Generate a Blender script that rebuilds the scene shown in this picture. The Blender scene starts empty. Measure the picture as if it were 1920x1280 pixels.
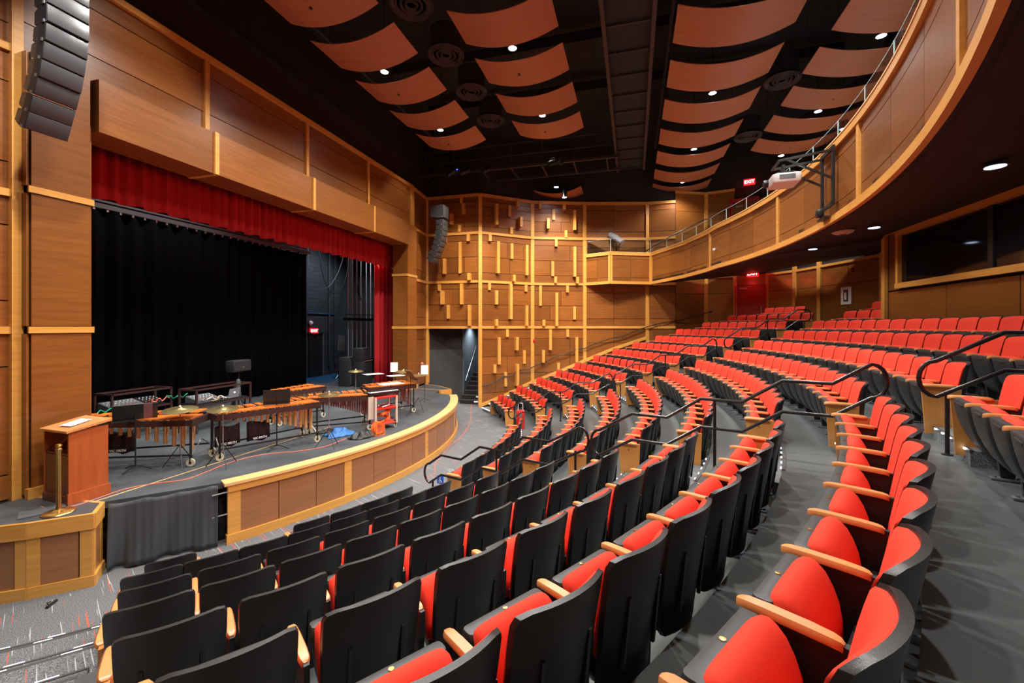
import bpy, bmesh, math, random
from mathutils import Vector, Matrix
from math import sin, cos, radians, pi, sqrt, atan2, hypot
random.seed(7)
SC = bpy.context.scene
COL = SC.collection
EYE = 3.6
# ------------------------------------------------------------------ camera, world, exposure
cam = bpy.data.cameras.new('camera'); camo = bpy.data.objects.new('camera', cam); COL.objects.link(camo)
camo.location = (0, 0, EYE); camo.rotation_euler = (pi/2, 0, radians(15.84 - 90))
cam.sensor_width = 36; cam.lens = 15.0; cam.shift_y = -29/1920; cam.clip_start = 0.05; cam.clip_end = 200
SC.camera = camo
w = bpy.data.worlds.new('world'); SC.world = w; w.use_nodes = True
w.node_tree.nodes['Background'].inputs[0].default_value = (0.5, 0.55, 0.65, 1)
w.node_tree.nodes['Background'].inputs[1].default_value = 0.02
SC.view_settings.view_transform = 'Standard'; SC.view_settings.look = 'None'
SC.view_settings.exposure = 0.72; SC.view_settings.gamma = 1.0
SC.view_settings.use_curve_mapping = False
SC.cycles.max_bounces = 7; SC.cycles.diffuse_bounces = 4; SC.cycles.glossy_bounces = 3
SC.cycles.use_denoising = True
SC.cycles.sample_clamp_indirect = 6

HOUSE_W = 620      # watts of one ceiling downlight
STAGE_W = 230
UNDER_W = 22
WALLWASH_W = 170

# ------------------------------------------------------------------ helpers
A_ = radians(15.84)
FX, FY, RX, RY = cos(A_), sin(A_), sin(A_), -cos(A_)
def ray(px):
    t = (px - 960)/800.0
    return FX + t*RX, FY + t*RY
def un(px, py, z):                      # point at absolute height z seen at a pixel of the photograph
    l = (z - EYE)*800.0/(611 - py); d = ray(px)
    return (l*d[0], l*d[1])
def onY(px, py, Y):
    d = ray(px); l = Y/d[1]; return (l*d[0], EYE + l*(611-py)/800.0)
CX, CY = 10.15, 13.1
def pol(R, th):
    t = radians(th); return (CX + R*sin(t), CY - R*cos(t))

class MB:
    def __init__(s): s.v = []; s.f = []; s.sm = []
    def add(s, vs, fs, smooth=False):
        o = len(s.v); s.v += [tuple(p) for p in vs]
        for f in fs: s.f.append(tuple(o + i for i in f)); s.sm.append(smooth)
        return s
    def box(s, c, d, rz=0.0, M=None):
        x, y, z = d[0]/2, d[1]/2, d[2]/2
        P = [Vector((a*x, b*y, e*z)) for a in (-1, 1) for b in (-1, 1) for e in (-1, 1)]
        R = M if M is not None else Matrix.Rotation(rz, 3, 'Z')
        P = [R @ p + Vector(c) for p in P]
        return s.add(P, [(0,1,3,2),(4,6,7,5),(0,4,5,1),(2,3,7,6),(0,2,6,4),(1,5,7,3)])
    def bbox(s, c, d, b=0.01, rz=0.0, M=None):         # box with chamfered edges
        x, y, z = d[0]/2, d[1]/2, d[2]/2
        R = M if M is not None else Matrix.Rotation(rz, 3, 'Z')
        b = min(b, x*.9, y*.9, z*.9)
        bm = bmesh.new(); bmesh.ops.create_cube(bm, size=1)
        for v in bm.verts: v.co = Vector((v.co.x*2*x, v.co.y*2*y, v.co.z*2*z))
        bmesh.ops.bevel(bm, geom=list(bm.edges), offset=b, segments=2, affect='EDGES', profile=.5)
        vs = [R @ v.co + Vector(c) for v in bm.verts]
        bm.verts.index_update()
        fs = [tuple(v.index for v in f.verts) for f in bm.faces]; bm.free()
        return s.add(vs, fs, True)
    def bar(s, a, b, w_, h):                            # rectangular bar between two points
        a, b = Vector(a), Vector(b); d = (b-a); L = d.length
        z = d.normalized(); up = Vector((0,0,1)) if abs(z.z) < .95 else Vector((1,0,0))
        x = up.cross(z).normalized(); y = z.cross(x)
        M = Matrix((x, y, z)).transposed()
        return s.box((a+b)/2, (w_, h, L), M=M)
    def tube(s, pts, r, n=8, closed=False, caps=True):
        pts = [Vector(p) for p in pts]; m = len(pts); rings = []
        prev = None
        for i, p in enumerate(pts):
            if closed: t = (pts[(i+1) % m]-pts[i-1])
            elif i == 0: t = pts[1]-pts[0]
            elif i == m-1: t = pts[-1]-pts[-2]
            else: t = (pts[i+1]-p).normalized() + (p-pts[i-1]).normalized()
            t = t.normalized() if t.length > 1e-9 else Vector((0,0,1))
            if prev is None:
                a = Vector((0,0,1)) if abs(t.z) < .9 else Vector((1,0,0))
                x = a.cross(t).normalized()
            else:
                x = (prev - t*prev.dot(t)); x = x.normalized() if x.length > 1e-6 else Vector((1,0,0)).cross(t).normalized()
            y = t.cross(x); prev = x
            rr = r[i] if isinstance(r, (list, tuple)) else r
            rings.append([p + x*(rr*cos(2*pi*k/n)) + y*(rr*sin(2*pi*k/n)) for k in range(n)])
        vs = [q for g in rings for q in g]; fs = []
        for i in range(m if closed else m-1):
            j = (i+1) % m
            for k in range(n):
                fs.append((i*n+k, i*n+(k+1) % n, j*n+(k+1) % n, j*n+k))
        if caps and not closed: fs += [tuple(range(n))[::-1], tuple((m-1)*n+k for k in range(n))]
        return s.add(vs, fs, True)
    def lathe(s, prof, c=(0,0,0), n=16, M=None):        # profile of (radius, z)
        vs = []; m = len(prof)
        for r, z in prof:
            for k in range(n):
                p = Vector((max(r, 1e-4)*cos(2*pi*k/n), max(r, 1e-4)*sin(2*pi*k/n), z))
                if M is not None: p = M @ p
                vs.append(p + Vector(c))
        fs = []
        for i in range(m-1):
            for k in range(n): fs.append((i*n+k, i*n+(k+1) % n, (i+1)*n+(k+1) % n, (i+1)*n+k))
        fs += [tuple(range(n))[::-1], tuple((m-1)*n+k for k in range(n))]
        return s.add(vs, fs, True)
    def prism(s, poly, z0, z1):
        n = len(poly)
        vs = [(p[0], p[1], z0) for p in poly] + [(p[0], p[1], z1) for p in poly]
        fs = [tuple(range(n))[::-1], tuple(range(n, 2*n))]
        fs += [(i, (i+1) % n, n+(i+1) % n, n+i) for i in range(n)]
        return s.add(vs, fs)
    def loft(s, secs, closed_sec=True, caps=True, smooth=True):
        n = len(secs[0]); vs = [p for q in secs for p in q]; fs = []
        for i in range(len(secs)-1):
            for k in range(n if closed_sec else n-1):
                fs.append((i*n+k, i*n+(k+1) % n, (i+1)*n+(k+1) % n, (i+1)*n+k))
        if caps and closed_sec: fs += [tuple(range(n))[::-1], tuple((len(secs)-1)*n+k for k in range(n))]
        return s.add(vs, fs, smooth)
    def sector(s, r0, r1, t0, t1, z0, z1, n, c=(CX, CY)):
        vs = []; fs = []
        for i in range(n+1):
            t = radians(t0 + (t1-t0)*i/n); sx, sy = sin(t), -cos(t)
            for r, z in ((r0, z0), (r1, z0), (r1, z1), (r0, z1)):
                vs.append((c[0]+r*sx, c[1]+r*sy, z))
        for i in range(n):
            for k in range(4): fs.append((i*4+k, i*4+(k+1) % 4, i*4+4+(k+1) % 4, i*4+4+k))
        fs += [(0,1,2,3)[::-1], (n*4, n*4+1, n*4+2, n*4+3)]
        return s.add(vs, fs)
    def mesh(s, name, mat):
        me = bpy.data.meshes.new(name); me.from_pydata(s.v, [], s.f)
        bm = bmesh.new(); bm.from_mesh(me); bmesh.ops.recalc_face_normals(bm, faces=bm.faces); bm.to_mesh(me); bm.free()
        me.polygons.foreach_set('use_smooth', s.sm)
        if any(s.sm):
            try: me.set_sharp_from_angle(angle=radians(getattr(s, 'sharp', 40)))
            except Exception: pass
        if mat: me.materials.append(mat)
        me.update(); return me
    def obj(s, name, mat, parent=None, **k): return link(s.mesh(name, mat), name, parent, **k)

def link(me, name, parent=None, loc=None, rz=None, scale=None, label=None, cat=None, group=None, kind=None):
    o = bpy.data.objects.new(name, me); COL.objects.link(o)
    if parent is not None: o.parent = parent
    if loc is not None: o.location = loc
    if rz is not None: o.rotation_euler = (0, 0, rz)
    if scale is not None: o.scale = scale
    tag(o, label, cat, group, kind); return o
def tag(o, label=None, cat=None, group=None, kind=None):
    if label: o['label'] = label
    if cat: o['category'] = cat
    if group: o['group'] = group
    if kind: o['kind'] = kind
    return o
def font_mesh(c, name):
    t = bpy.data.objects.new('tmp', c); COL.objects.link(t)
    bpy.context.view_layer.update()
    me = bpy.data.meshes.new_from_object(t.evaluated_get(bpy.context.evaluated_depsgraph_get())); me.name = name
    bpy.data.objects.remove(t); return me
def empty(name, loc=(0,0,0), rz=0, **k):
    return link(None, name, None, loc, rz, **k)
def copy_tree(o, loc, rz, parent=None):
    c = o.copy(); COL.objects.link(c)
    if parent is None: c.location = loc; c.rotation_euler = (0, 0, rz)
    else: c.parent = parent
    for ch in o.children:
        copy_tree(ch, None, None, c)
    return c

# ------------------------------------------------------------------ materials
def newmat(name):
    m = bpy.data.materials.new(name); m.use_nodes = True
    return m, m.node_tree.nodes, m.node_tree.links, m.node_tree.nodes['Principled BSDF']
def plain(name, col, rough=.5, metal=0.0, spec=.5, noise=0.0, nscale=40, bump=0.0, coat=0.0, objv=0.0):
    m, N, L, P = newmat(name)
    P.inputs['Base Color'].default_value = (*col, 1); P.inputs['Roughness'].default_value = rough
    P.inputs['Metallic'].default_value = metal; P.inputs['Specular IOR Level'].default_value = spec
    if coat: P.inputs['Coat Weight'].default_value = coat; P.inputs['Coat Roughness'].default_value = .2
    src = None
    if noise or bump:
        tc = N.new('ShaderNodeTexCoord'); nz = N.new('ShaderNodeTexNoise'); nz.inputs['Scale'].default_value = nscale
        nz.inputs['Detail'].default_value = 4; L.new(tc.outputs['Object'], nz.inputs['Vector'])
        if noise:
            r = N.new('ShaderNodeMapRange'); r.inputs[3].default_value = 1-noise; r.inputs[4].default_value = 1+noise
            L.new(nz.outputs['Fac'], r.inputs[0])
            hs = N.new('ShaderNodeHueSaturation'); hs.inputs['Color'].default_value = (*col, 1)
            L.new(r.outputs[0], hs.inputs['Value']); L.new(hs.outputs[0], P.inputs['Base Color'])
        if bump:
            b = N.new('ShaderNodeBump'); b.inputs['Strength'].default_value = bump; b.inputs['Distance'].default_value = .004
            L.new(nz.outputs['Fac'], b.inputs['Height']); L.new(b.outputs[0], P.inputs['Normal'])
    return m
def wood(name, c1, c2, rough=.38, var=.16, grain=(.7, .7, 11), coat=.25, vertical=False, spec=.5):
    m, N, L, P = newmat(name)
    g = N.new('ShaderNodeNewGeometry'); mp = N.new('ShaderNodeMapping')
    mp.inputs['Scale'].default_value = (7, 7, .6) if vertical else grain
    L.new(g.outputs['Position'], mp.inputs['Vector'])
    oi = N.new('ShaderNodeObjectInfo'); ad = N.new('ShaderNodeVectorMath'); ad.operation = 'MULTIPLY_ADD'
    cb = N.new('ShaderNodeCombineXYZ'); L.new(oi.outputs['Random'], cb.inputs[2]); L.new(oi.outputs['Random'], cb.inputs[0])
    ad.inputs[1].default_value = (9, 9, 9)
    L.new(cb.outputs[0], ad.inputs[0]); L.new(mp.outputs[0], ad.inputs[2])
    nz = N.new('ShaderNodeTexNoise'); nz.inputs['Scale'].default_value = 1.6; nz.inputs['Detail'].default_value = 6; nz.inputs['Roughness'].default_value = .6
    nz.inputs['Distortion'].default_value = .4
    L.new(ad.outputs[0], nz.inputs['Vector'])
    cr = N.new('ShaderNodeValToRGB'); cr.color_ramp.elements[0].position = .3; cr.color_ramp.elements[1].position = .72
    cr.color_ramp.elements[0].color = (*c1, 1); cr.color_ramp.elements[1].color = (*c2, 1)
    L.new(nz.outputs['Fac'], cr.inputs[0])
    mr = N.new('ShaderNodeMapRange'); mr.inputs[3].default_value = 1-var; mr.inputs[4].default_value = 1+var*.6
    L.new(oi.outputs['Random'], mr.inputs[0])
    hs = N.new('ShaderNodeHueSaturation'); L.new(cr.outputs[0], hs.inputs['Color']); L.new(mr.outputs[0], hs.inputs['Value'])
    L.new(hs.outputs[0], P.inputs['Base Color'])
    P.inputs['Roughness'].default_value = rough; P.inputs['Specular IOR Level'].default_value = spec
    P.inputs['Coat Weight'].default_value = coat; P.inputs['Coat Roughness'].default_value = .3
    return m
def emit(name, col, s):
    m, N, L, P = newmat(name)
    P.inputs['Base Color'].default_value = (*col, 1)
    P.inputs['Emission Color'].default_value = (*col, 1); P.inputs['Emission Strength'].default_value = s
    return m
M_panel = wood('stained_maple_panel', (.20, .064, .0105), (.30, .104, .020), var=.24, rough=.32, coat=.35)
M_trim = wood('light_maple_trim', (.62, .28, .05), (.75, .37, .08), var=.06, rough=.4)
M_cap = wood('maple_stage_cap', (.78, .46, .17), (.86, .56, .24), var=.05)
M_fascia = wood('stage_fascia_panel', (.28, .115, .045), (.36, .155, .06), var=.1)
M_cloud = wood('ceiling_cloud_wood', (.36, .115, .052), (.43, .145, .07), var=.08, grain=(9, .8, .8), rough=.5, coat=.05)
M_lectern = wood('cherry_lectern', (.33, .068, .015), (.45, .105, .023), vertical=True, var=.02)
M_lecdark = wood('dark_cherry', (.10, .022, .008), (.17, .04, .012), vertical=True, var=.02)
M_arm = wood('maple_armrest', (.62, .24, .07), (.74, .33, .11), var=.08, rough=.35, coat=.4)
M_endp = wood('maple_end_panel', (.50, .205, .045), (.60, .27, .065), var=.06, vertical=True)
M_bars = wood('rosewood_bars', (.55, .13, .02), (.75, .22, .03), var=.18, rough=.35)
M_black = plain('black_joint', (.006, .005, .005), .8)
M_dark = plain('black_paint_wall', (.016, .012, .014), .7)
M_ceil = plain('black_ceiling', (.010, .011, .014), .8)
M_duct = plain('dark_ceiling_metal', (.035, .024, .026), .6)
M_rail = plain('black_satin_rail', (.012, .010, .012), .28)
M_plastic = plain('black_seat_plastic', (.018, .018, .019), .36, spec=.5, bump=.12, nscale=260)
M_pan = plain('charcoal_seat_pan', (.030, .031, .032), .45, bump=.12, nscale=220)
M_red = plain('red_wool_fabric', (.74, .052, .026), .85, spec=.2, noise=.06, nscale=300, bump=.15)
M_curtain = plain('red_velour', (.50, .006, .012), .8, noise=.1, nscale=8)
M_velour = plain('black_velour', (.004, .004, .005), .95, spec=.05)
M_skirt = plain('black_skirt_cloth', (.055, .060, .066), .6, spec=.3)
M_steel = plain('galvanised_steel', (.42, .43, .45), .4, .8)
M_rope = plain('white_rope', (.55, .56, .6), .8)
M_brass = plain('aged_brass', (.62, .40, .12), .25, .95)
M_cym = plain('bronze_cymbal', (.75, .58, .25), .25, .9)
M_blackm = plain('black_metal', (.012, .012, .013), .4)
M_white = plain('white_plastic', (.8, .8, .8), .4)
M_paper = plain('white_paper', (.85, .85, .87), .7)
M_grey = plain('grey_equipment', (.10, .105, .115), .45)
M_reson = plain('gold_resonator_tube', (.72, .46, .20), .35, .35)
M_resonp = plain('pink_brown_resonator', (.30, .13, .11), .35, .5)
M_frame = plain('dark_brown_frame', (.045, .02, .018), .4)
M_cream = plain('cream_panel', (.62, .52, .42), .5)
M_bag = plain('dark_maroon_mat', (.025, .008, .011), .6)
M_tarp = plain('blue_tarp', (.03, .15, .42), .6, noise=.4, nscale=9)
M_cord = plain('orange_cord', (.85, .20, .12), .5)
M_orange = plain('orange_plastic', (.9, .17, .03), .4)
M_tape = plain('yellow_tape', (.75, .50, .2), .6)
M_redp = plain('red_paint_metal', (.55, .02, .015), .35)
M_speaker = plain('black_speaker_case', (.024, .025, .029), .45, bump=.2, nscale=90)
M_tan = plain('tan_strip', (.6, .42, .22), .5)
M_towel = plain('mauve_towel', (.22, .12, .15), .9)
M_bluefloor = plain('blue_vinyl_floor', (.02, .09, .20), .35)
M_silver = plain('silver_laptop', (.5, .52, .56), .35, .7)
M_green = plain('green_cable', (.01, .35, .18), .5)
M_conduit = plain('blue_conduit', (.02, .10, .25), .4)
M_door = plain('red_door_paint', (.35, .008, .008), .45)
M_tire = plain('cream_rubber_tyre', (.55, .52, .38), .6)
M_mallet = plain('yellow_yarn', (.6, .5, .15), .8)
M_nose = plain('step_nosing', (.07, .072, .076), .4)
M_bulb = emit('downlight_lens', (.92, .96, 1.0), 30)
M_bulb2 = emit('under_balcony_lens', (.62, .74, 1.0), 5)
M_led = emit('step_light_led', (.85, .92, 1.0), 4.0)
M_exit = emit('exit_sign_red', (1.0, .01, .012), 2.2)
M_exitw = emit('exit_letter_white', (1, .75, .7), 4.0)
M_screen = plain('booth_window_glass', (.004, .004, .006), .06, spec=.5)
M_blue_led = emit('blue_led', (.05, .1, 1), 3)

m, N, L, P = newmat('balustrade_glass'); M_glass = m
P.inputs['Base Color'].default_value = (.80, .90, .92, 1); P.inputs['Roughness'].default_value = .03
P.inputs['Transmission Weight'].default_value = 1.0; P.inputs['IOR'].default_value = 1.12
M_gedge = plain('glass_edge', (.5, .65, .65), .2)

def carpet():
    m, N, L, P = newmat('patterned_grey_carpet')
    g = N.new('ShaderNodeNewGeometry')
    def streak(sc, thr, off):
        m0 = N.new('ShaderNodeMapping'); m0.inputs['Rotation'].default_value = (0, 0, radians(26)); L.new(g.outputs['Position'], m0.inputs['Vector'])
        mp = N.new('ShaderNodeMapping'); mp.inputs['Scale'].default_value = sc; mp.inputs['Location'].default_value = off
        L.new(m0.outputs[0], mp.inputs['Vector'])
        nz = N.new('ShaderNodeTexNoise'); nz.inputs['Scale'].default_value = 1; nz.inputs['Detail'].default_value = 0
        L.new(mp.outputs[0], nz.inputs['Vector'])
        r = N.new('ShaderNodeMath'); r.operation = 'GREATER_THAN'; r.inputs[1].default_value = thr
        L.new(nz.outputs['Fac'], r.inputs[0]); return r
    nz = N.new('ShaderNodeTexNoise'); nz.inputs['Scale'].default_value = 95; nz.inputs['Detail'].default_value = 3
    L.new(g.outputs['Position'], nz.inputs['Vector'])
    cr = N.new('ShaderNodeValToRGB'); cr.color_ramp.elements[0].position = .35; cr.color_ramp.elements[1].position = .68
    cr.color_ramp.elements[0].color = (.060, .062, .066, 1); cr.color_ramp.elements[1].color = (.24, .245, .25, 1)
    L.new(nz.outputs['Fac'], cr.inputs[0])
    s1 = streak((60, 1.4, .01), .745, (3, 5, 0)); s2 = streak((46, 1.3, .01), .765, (31, 17, 0))
    a = N.new('ShaderNodeMix'); a.data_type = 'RGBA'; a.inputs['B'].default_value = (.40, .41, .42, 1)
    L.new(s1.outputs[0], a.inputs['Factor']); L.new(cr.outputs[0], a.inputs['A'])
    b = N.new('ShaderNodeMix'); b.data_type = 'RGBA'; b.inputs['B'].default_value = (.45, .11, .07, 1)
    L.new(s2.outputs[0], b.inputs['Factor']); L.new(a.outputs['Result'], b.inputs['A'])
    L.new(b.outputs['Result'], P.inputs['Base Color']); P.inputs['Roughness'].default_value = .95
    P.inputs['Specular IOR Level'].default_value = .15
    bp = N.new('ShaderNodeBump'); bp.inputs['Strength'].default_value = .4; bp.inputs['Distance'].default_value = .004
    L.new(nz.outputs['Fac'], bp.inputs['Height']); L.new(bp.outputs[0], P.inputs['Normal'])
    return m
M_carpet = carpet()
def vinyl(name, c1, c2, rough, scuff):
    m, N, L, P = newmat(name)
    g = N.new('ShaderNodeNewGeometry')
    nz = N.new('ShaderNodeTexNoise'); nz.inputs['Scale'].default_value = 1.3; nz.inputs['Detail'].default_value = 6
    L.new(g.outputs['Position'], nz.inputs['Vector'])
    cr = N.new('ShaderNodeValToRGB'); cr.color_ramp.elements[0].position = .35; cr.color_ramp.elements[1].position = .7
    cr.color_ramp.elements[0].color = (*c1, 1); cr.color_ramp.elements[1].color = (*c2, 1)
    L.new(nz.outputs['Fac'], cr.inputs[0])
    mp = N.new('ShaderNodeMapping'); mp.inputs['Scale'].default_value = (3, 22, 1); mp.inputs['Rotation'].default_value = (0, 0, .7)
    L.new(g.outputs['Position'], mp.inputs['Vector'])
    n2 = N.new('ShaderNodeTexNoise'); n2.inputs['Scale'].default_value = 1.1; n2.inputs['Detail'].default_value = 3
    L.new(mp.outputs[0], n2.inputs['Vector'])
    r = N.new('ShaderNodeMapRange'); r.inputs[1].default_value = .70; r.inputs[2].default_value = .78
    L.new(n2.outputs['Fac'], r.inputs[0])
    mx = N.new('ShaderNodeMix'); mx.data_type = 'RGBA'; mx.inputs['B'].default_value = (*scuff, 1)
    L.new(r.outputs[0], mx.inputs['Factor']); L.new(cr.outputs[0], mx.inputs['A'])
    L.new(mx.outputs['Result'], P.inputs['Base Color']); P.inputs['Roughness'].default_value = rough
    return m
M_vinyl = vinyl('grey_row_floor', (.086, .095, .095), (.112, .122, .121), .38, (.20, .21, .21))
M_stage = vinyl('black_stage_floor', (.045, .052, .057), (.080, .090, .096), .5, (.17, .18, .18))
def block():
    m, N, L, P = newmat('dark_block_wall')
    g = N.new('ShaderNodeNewGeometry'); sp = N.new('ShaderNodeSeparateXYZ'); L.new(g.outputs['Position'], sp.inputs[0])
    ad = N.new('ShaderNodeMath'); L.new(sp.outputs[0], ad.inputs[0]); L.new(sp.outputs[1], ad.inputs[1])
    cb = N.new('ShaderNodeCombineXYZ'); L.new(ad.outputs[0], cb.inputs[0]); L.new(sp.outputs[2], cb.inputs[1])
    br = N.new('ShaderNodeTexBrick'); br.inputs['Scale'].default_value = 1; br.inputs['Brick Width'].default_value = .4; br.inputs['Row Height'].default_value = .2
    br.inputs['Mortar Size'].default_value = .008
    br.inputs['Color1'].default_value = (.028, .033, .040, 1); br.inputs['Color2'].default_value = (.036, .042, .05, 1); br.inputs['Mortar'].default_value = (.02, .023, .028, 1)
    L.new(cb.outputs[0], br.inputs['Vector']); L.new(br.outputs['Color'], P.inputs['Base Color'])
    bp = N.new('ShaderNodeBump'); bp.inputs['Distance'].default_value = .01; bp.invert = True
    L.new(br.outputs['Fac'], bp.inputs['Height']); L.new(bp.outputs[0], P.inputs['Normal'])
    P.inputs['Roughness'].default_value = .5
    return m
M_block = block()

CUBE = MB().box((0,0,0), (1,1,1)).mesh('unit_block', None)
_cubes = {}
def cube_of(mat):
    if mat.name not in _cubes:
        me = CUBE.copy(); me.name = 'block_' + mat.name; me.materials.append(mat); _cubes[mat.name] = me
    return _cubes[mat.name]
def piece(name, mat, parent, c, d, rz=0, **k):
    return link(cube_of(mat), name, parent, c, rz, d, **k)

# ------------------------------------------------------------------ lights
def spot(loc, W, size=2.5, aim=None, r=.09, col=(1, .965, .92), blend=.6):
    l = bpy.data.lights.new('lamp', 'SPOT'); l.energy = W; l.spot_size = size; l.spot_blend = blend
    l.shadow_soft_size = r; l.color = col
    o = bpy.data.objects.new('lamp', l); COL.objects.link(o); o.location = loc
    if aim is not None:
        d = Vector(aim) - Vector(loc); o.rotation_euler = d.to_track_quat('-Z', 'Y').to_euler()
    return o

# ------------------------------------------------------------------ walls
BZ = [0.0, 3.54, 5.58, 7.74, 9.42]          # heights of the light horizontal trims
def panel_bay(wall, p0, p1, z0, z1, seams, cols=(), off=.02, t=.03, gap=.018, mat=None, norm=1):
    """panels filling one bay of a wall between p0 and p1; seams/cols are fractions of its joints"""
    p0 = Vector((*p0, 0)); p1 = Vector((*p1, 0)); d = p1-p0; L_ = d.length; d.normalize()
    n = Vector((-d.y, d.x, 0))*norm; rz = atan2(d.y, d.x)
    zs = [0] + list(seams) + [1]; xs = [0] + list(cols) + [1]
    for i in range(len(zs)-1):
        for j in range(len(xs)-1):
            a, b = xs[j]*L_+gap/2, xs[j+1]*L_-gap/2
            za, zb = z0+(z1-z0)*zs[i]+gap/2, z0+(z1-z0)*zs[i+1]-gap/2
            c = p0 + d*((a+b)/2) + n*(off - t/2)
            piece('panel', mat or M_panel, wall, (c.x, c.y, (za+zb)/2), (b-a, t, zb-za), rz)
def backing(name, pts, z0, z1, th=.12, norm=1, mat=None, kind='structure'):
    mb = MB()
    for a, b in zip(pts[:-1], pts[1:]):
        a = Vector((*a, 0)); b = Vector((*b, 0)); d = (b-a); L_ = d.length; d.normalize(); n = Vector((-d.y, d.x, 0))*norm
        c = (a+b)/2 - n*(th/2+.012)
        mb.box((c.x, c.y, (z0+z1)/2), (L_+.05, th, z1-z0), atan2(d.y, d.x))
    return mb.obj(name, mat or M_black, kind=kind)
def trim_h(wall, p0, p1, z, h=.10, t=.06, norm=1, mat=None):
    p0 = Vector((*p0, 0)); p1 = Vector((*p1, 0)); d = p1-p0; L_ = d.length; d.normalize(); n = Vector((-d.y, d.x, 0))*norm
    c = (p0+p1)/2 + n*(t/2)
    piece('trim_strip', mat or M_trim, wall, (c.x, c.y, z), (L_+.02, t, h), atan2(d.y, d.x))
def trim_v(wall, p, z0, z1, wd=.10, t=.09, rz=0, mat=None):
    piece('trim_post', mat or M_trim, wall, (p[0], p[1], (z0+z1)/2), (wd, t, z1-z0), rz)

# far side wall (convex, panelled)
W0, W1, W2, W3, W4, W5 = (17.78, 9.12), (17.84, 6.54), (19.60, 4.57), (20.50, 2.23), (21.28, -.63), (21.32, -1.9)
WP = [W0, W1, W2, W3, W4, W5]
REAR = [W5, (21.95, -3.3), (21.7, -4.5), (21.4, -5.75), (20.3, -6.5), (19.1, -6.95), (16.45, -7.75), (13.45, -7.75), (13.45, -6.4)]
TOPZ = 12.2
def seg_hit(px, pts):
    d = ray(px)
    for a, b in zip(pts[:-1], pts[1:]):
        ex, ey = b[0]-a[0], b[1]-a[1]
        den = d[0]*(-ey) + d[1]*ex
        if abs(den) < 1e-9: continue
        l = (a[0]*(-ey) + a[1]*ex)/den
        s_ = ((l*d[0]-a[0])*ex + (l*d[1]-a[1])*ey)/(ex*ex+ey*ey)
        if -.001 <= s_ <= 1.001 and l > 0: return l, (l*d[0], l*d[1]), (a, b)
    return None
wall_far = backing('wall_far', [W1, W2, W3, W4, W5], 0, 9.42, norm=-1)
wall_exit = backing('wall_exit', [W0, W1], 3.54, 9.42, norm=-1)
FRACS = {0: (.16, .40, .63, .86), 1: (.14, .50, .86), 2: (.17, .51, .86), 3: (.16, .46, .72, .87)}
for wobj, a, b in ((wall_exit, W0, W1), (wall_far, W1, W2), (wall_far, W2, W3), (wall_far, W3, W4), (wall_far, W4, W5)):
    plainbay = a in (W3, W4)
    for i in range(4):
        if wobj is wall_exit and i == 0: continue
        if plainbay: panel_bay(wobj, a, b, BZ[i]+.05, BZ[i+1]-.05, (.18, .82) if i else (.5, .8), (.47,) if a == W3 else (), norm=-1)
        else:
            random.seed(int(a[0]*100)+i); cc = round(random.uniform(.36, .62), 2)
            fr = FRACS[i]
            z0, z1 = BZ[i]+.05, BZ[i+1]-.05
            lv = [0]+list(fr)+[1]
            for q in range(len(lv)-1):
                cc = random.choice([(.34,), (.55,), (.72,), (.28, .66), (.5,)]) if lv[q+1]-lv[q] > .2 else ()
                panel_bay(wobj, a, b, z0+(z1-z0)*lv[q], z0+(z1-z0)*lv[q+1], (), cc, norm=-1)
    for z in BZ[1:]:
        trim_h(wobj, a, b, z, .11 if z < 9 else .13, .07, norm=-1)
for p, wd in ((W0, .16), (W1, .20), (W2, .12), (W3, .12), (W4, .13)):
    trim_v(wall_far if p != W0 else wall_exit, p, 0 if p != W0 else .9, 9.42, wd, .16, .5)
trim_v(wall_exit, (17.80, 9.08), 1.0, 3.54, .14, .12, 0)
# protruding wooden diffuser blocks (zoom-coordinates read off the photograph, turned into wall positions)
S4 = [(522,148,208),(545,208,305),(438,308,403),(506,403,470),(590,490,556),(374,500,568),(511,560,850),(370,716,856),(599,850,914),(320,950,1010),(527,945,1136),(352,1010,1136),(401,1140,1266),(600,1140,1333),
 (830,215,405),(957,222,325),(1028,175,240),(1053,335,425),(974,425,487),(772,490,556),(843,560,852),(977,575,716),(1111,590,868),(988,865,926),(771,940,1003),(832,1008,1136),(960,950,1270),(1107,957,1018),(1110,1145,1333),(827,1271,1333),
 (935,1364,1434),(856,1439,1686),(1016,1436,1556),(1092,1559,1681),(816,1689,1766),(1020,1684,1884),(919,1759,1889),
 (1242,190,255),(1461,218,270),(1367,265,358),(1558,275,455),(1312,350,442),(1479,455,520),(1387,538,605),(1556,608,882),(1358,738,875),(1382,880,940),(1580,885,945),(1245,962,1148),(1491,965,1025),(1391,1030,1333),(1558,1155,1274),(1275,1276,1333),
 (1333,1364,1554),(1495,1364,1434),(1577,1436,1672),(1269,1556,1669),(1411,1674,1744)]
for k, (x, y0, y1) in enumerate(S4):
    px = 760 + x/4.923; h = seg_hit(px, WP[:4])
    if not h: continue
    l, P2, (a, b) = h
    za, zb = EYE+(611-(340+y1/4.923))/800*l, EYE+(611-(340+y0/4.923))/800*l
    rz = atan2(b[1]-a[1], b[0]-a[0]); dn = Vector((b[1]-a[1], -(b[0]-a[0]), 0)).normalized()
    dep = .10 + .06*((k*7) % 3)
    if a == W0 and zb < 3.5: continue
    piece('diffuser_block', M_trim, wall_exit if a == W0 else wall_far, (P2[0]+dn.x*dep/2, P2[1]+dn.y*dep/2, (za+zb)/2), (.13, dep, zb-za), rz)
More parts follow.
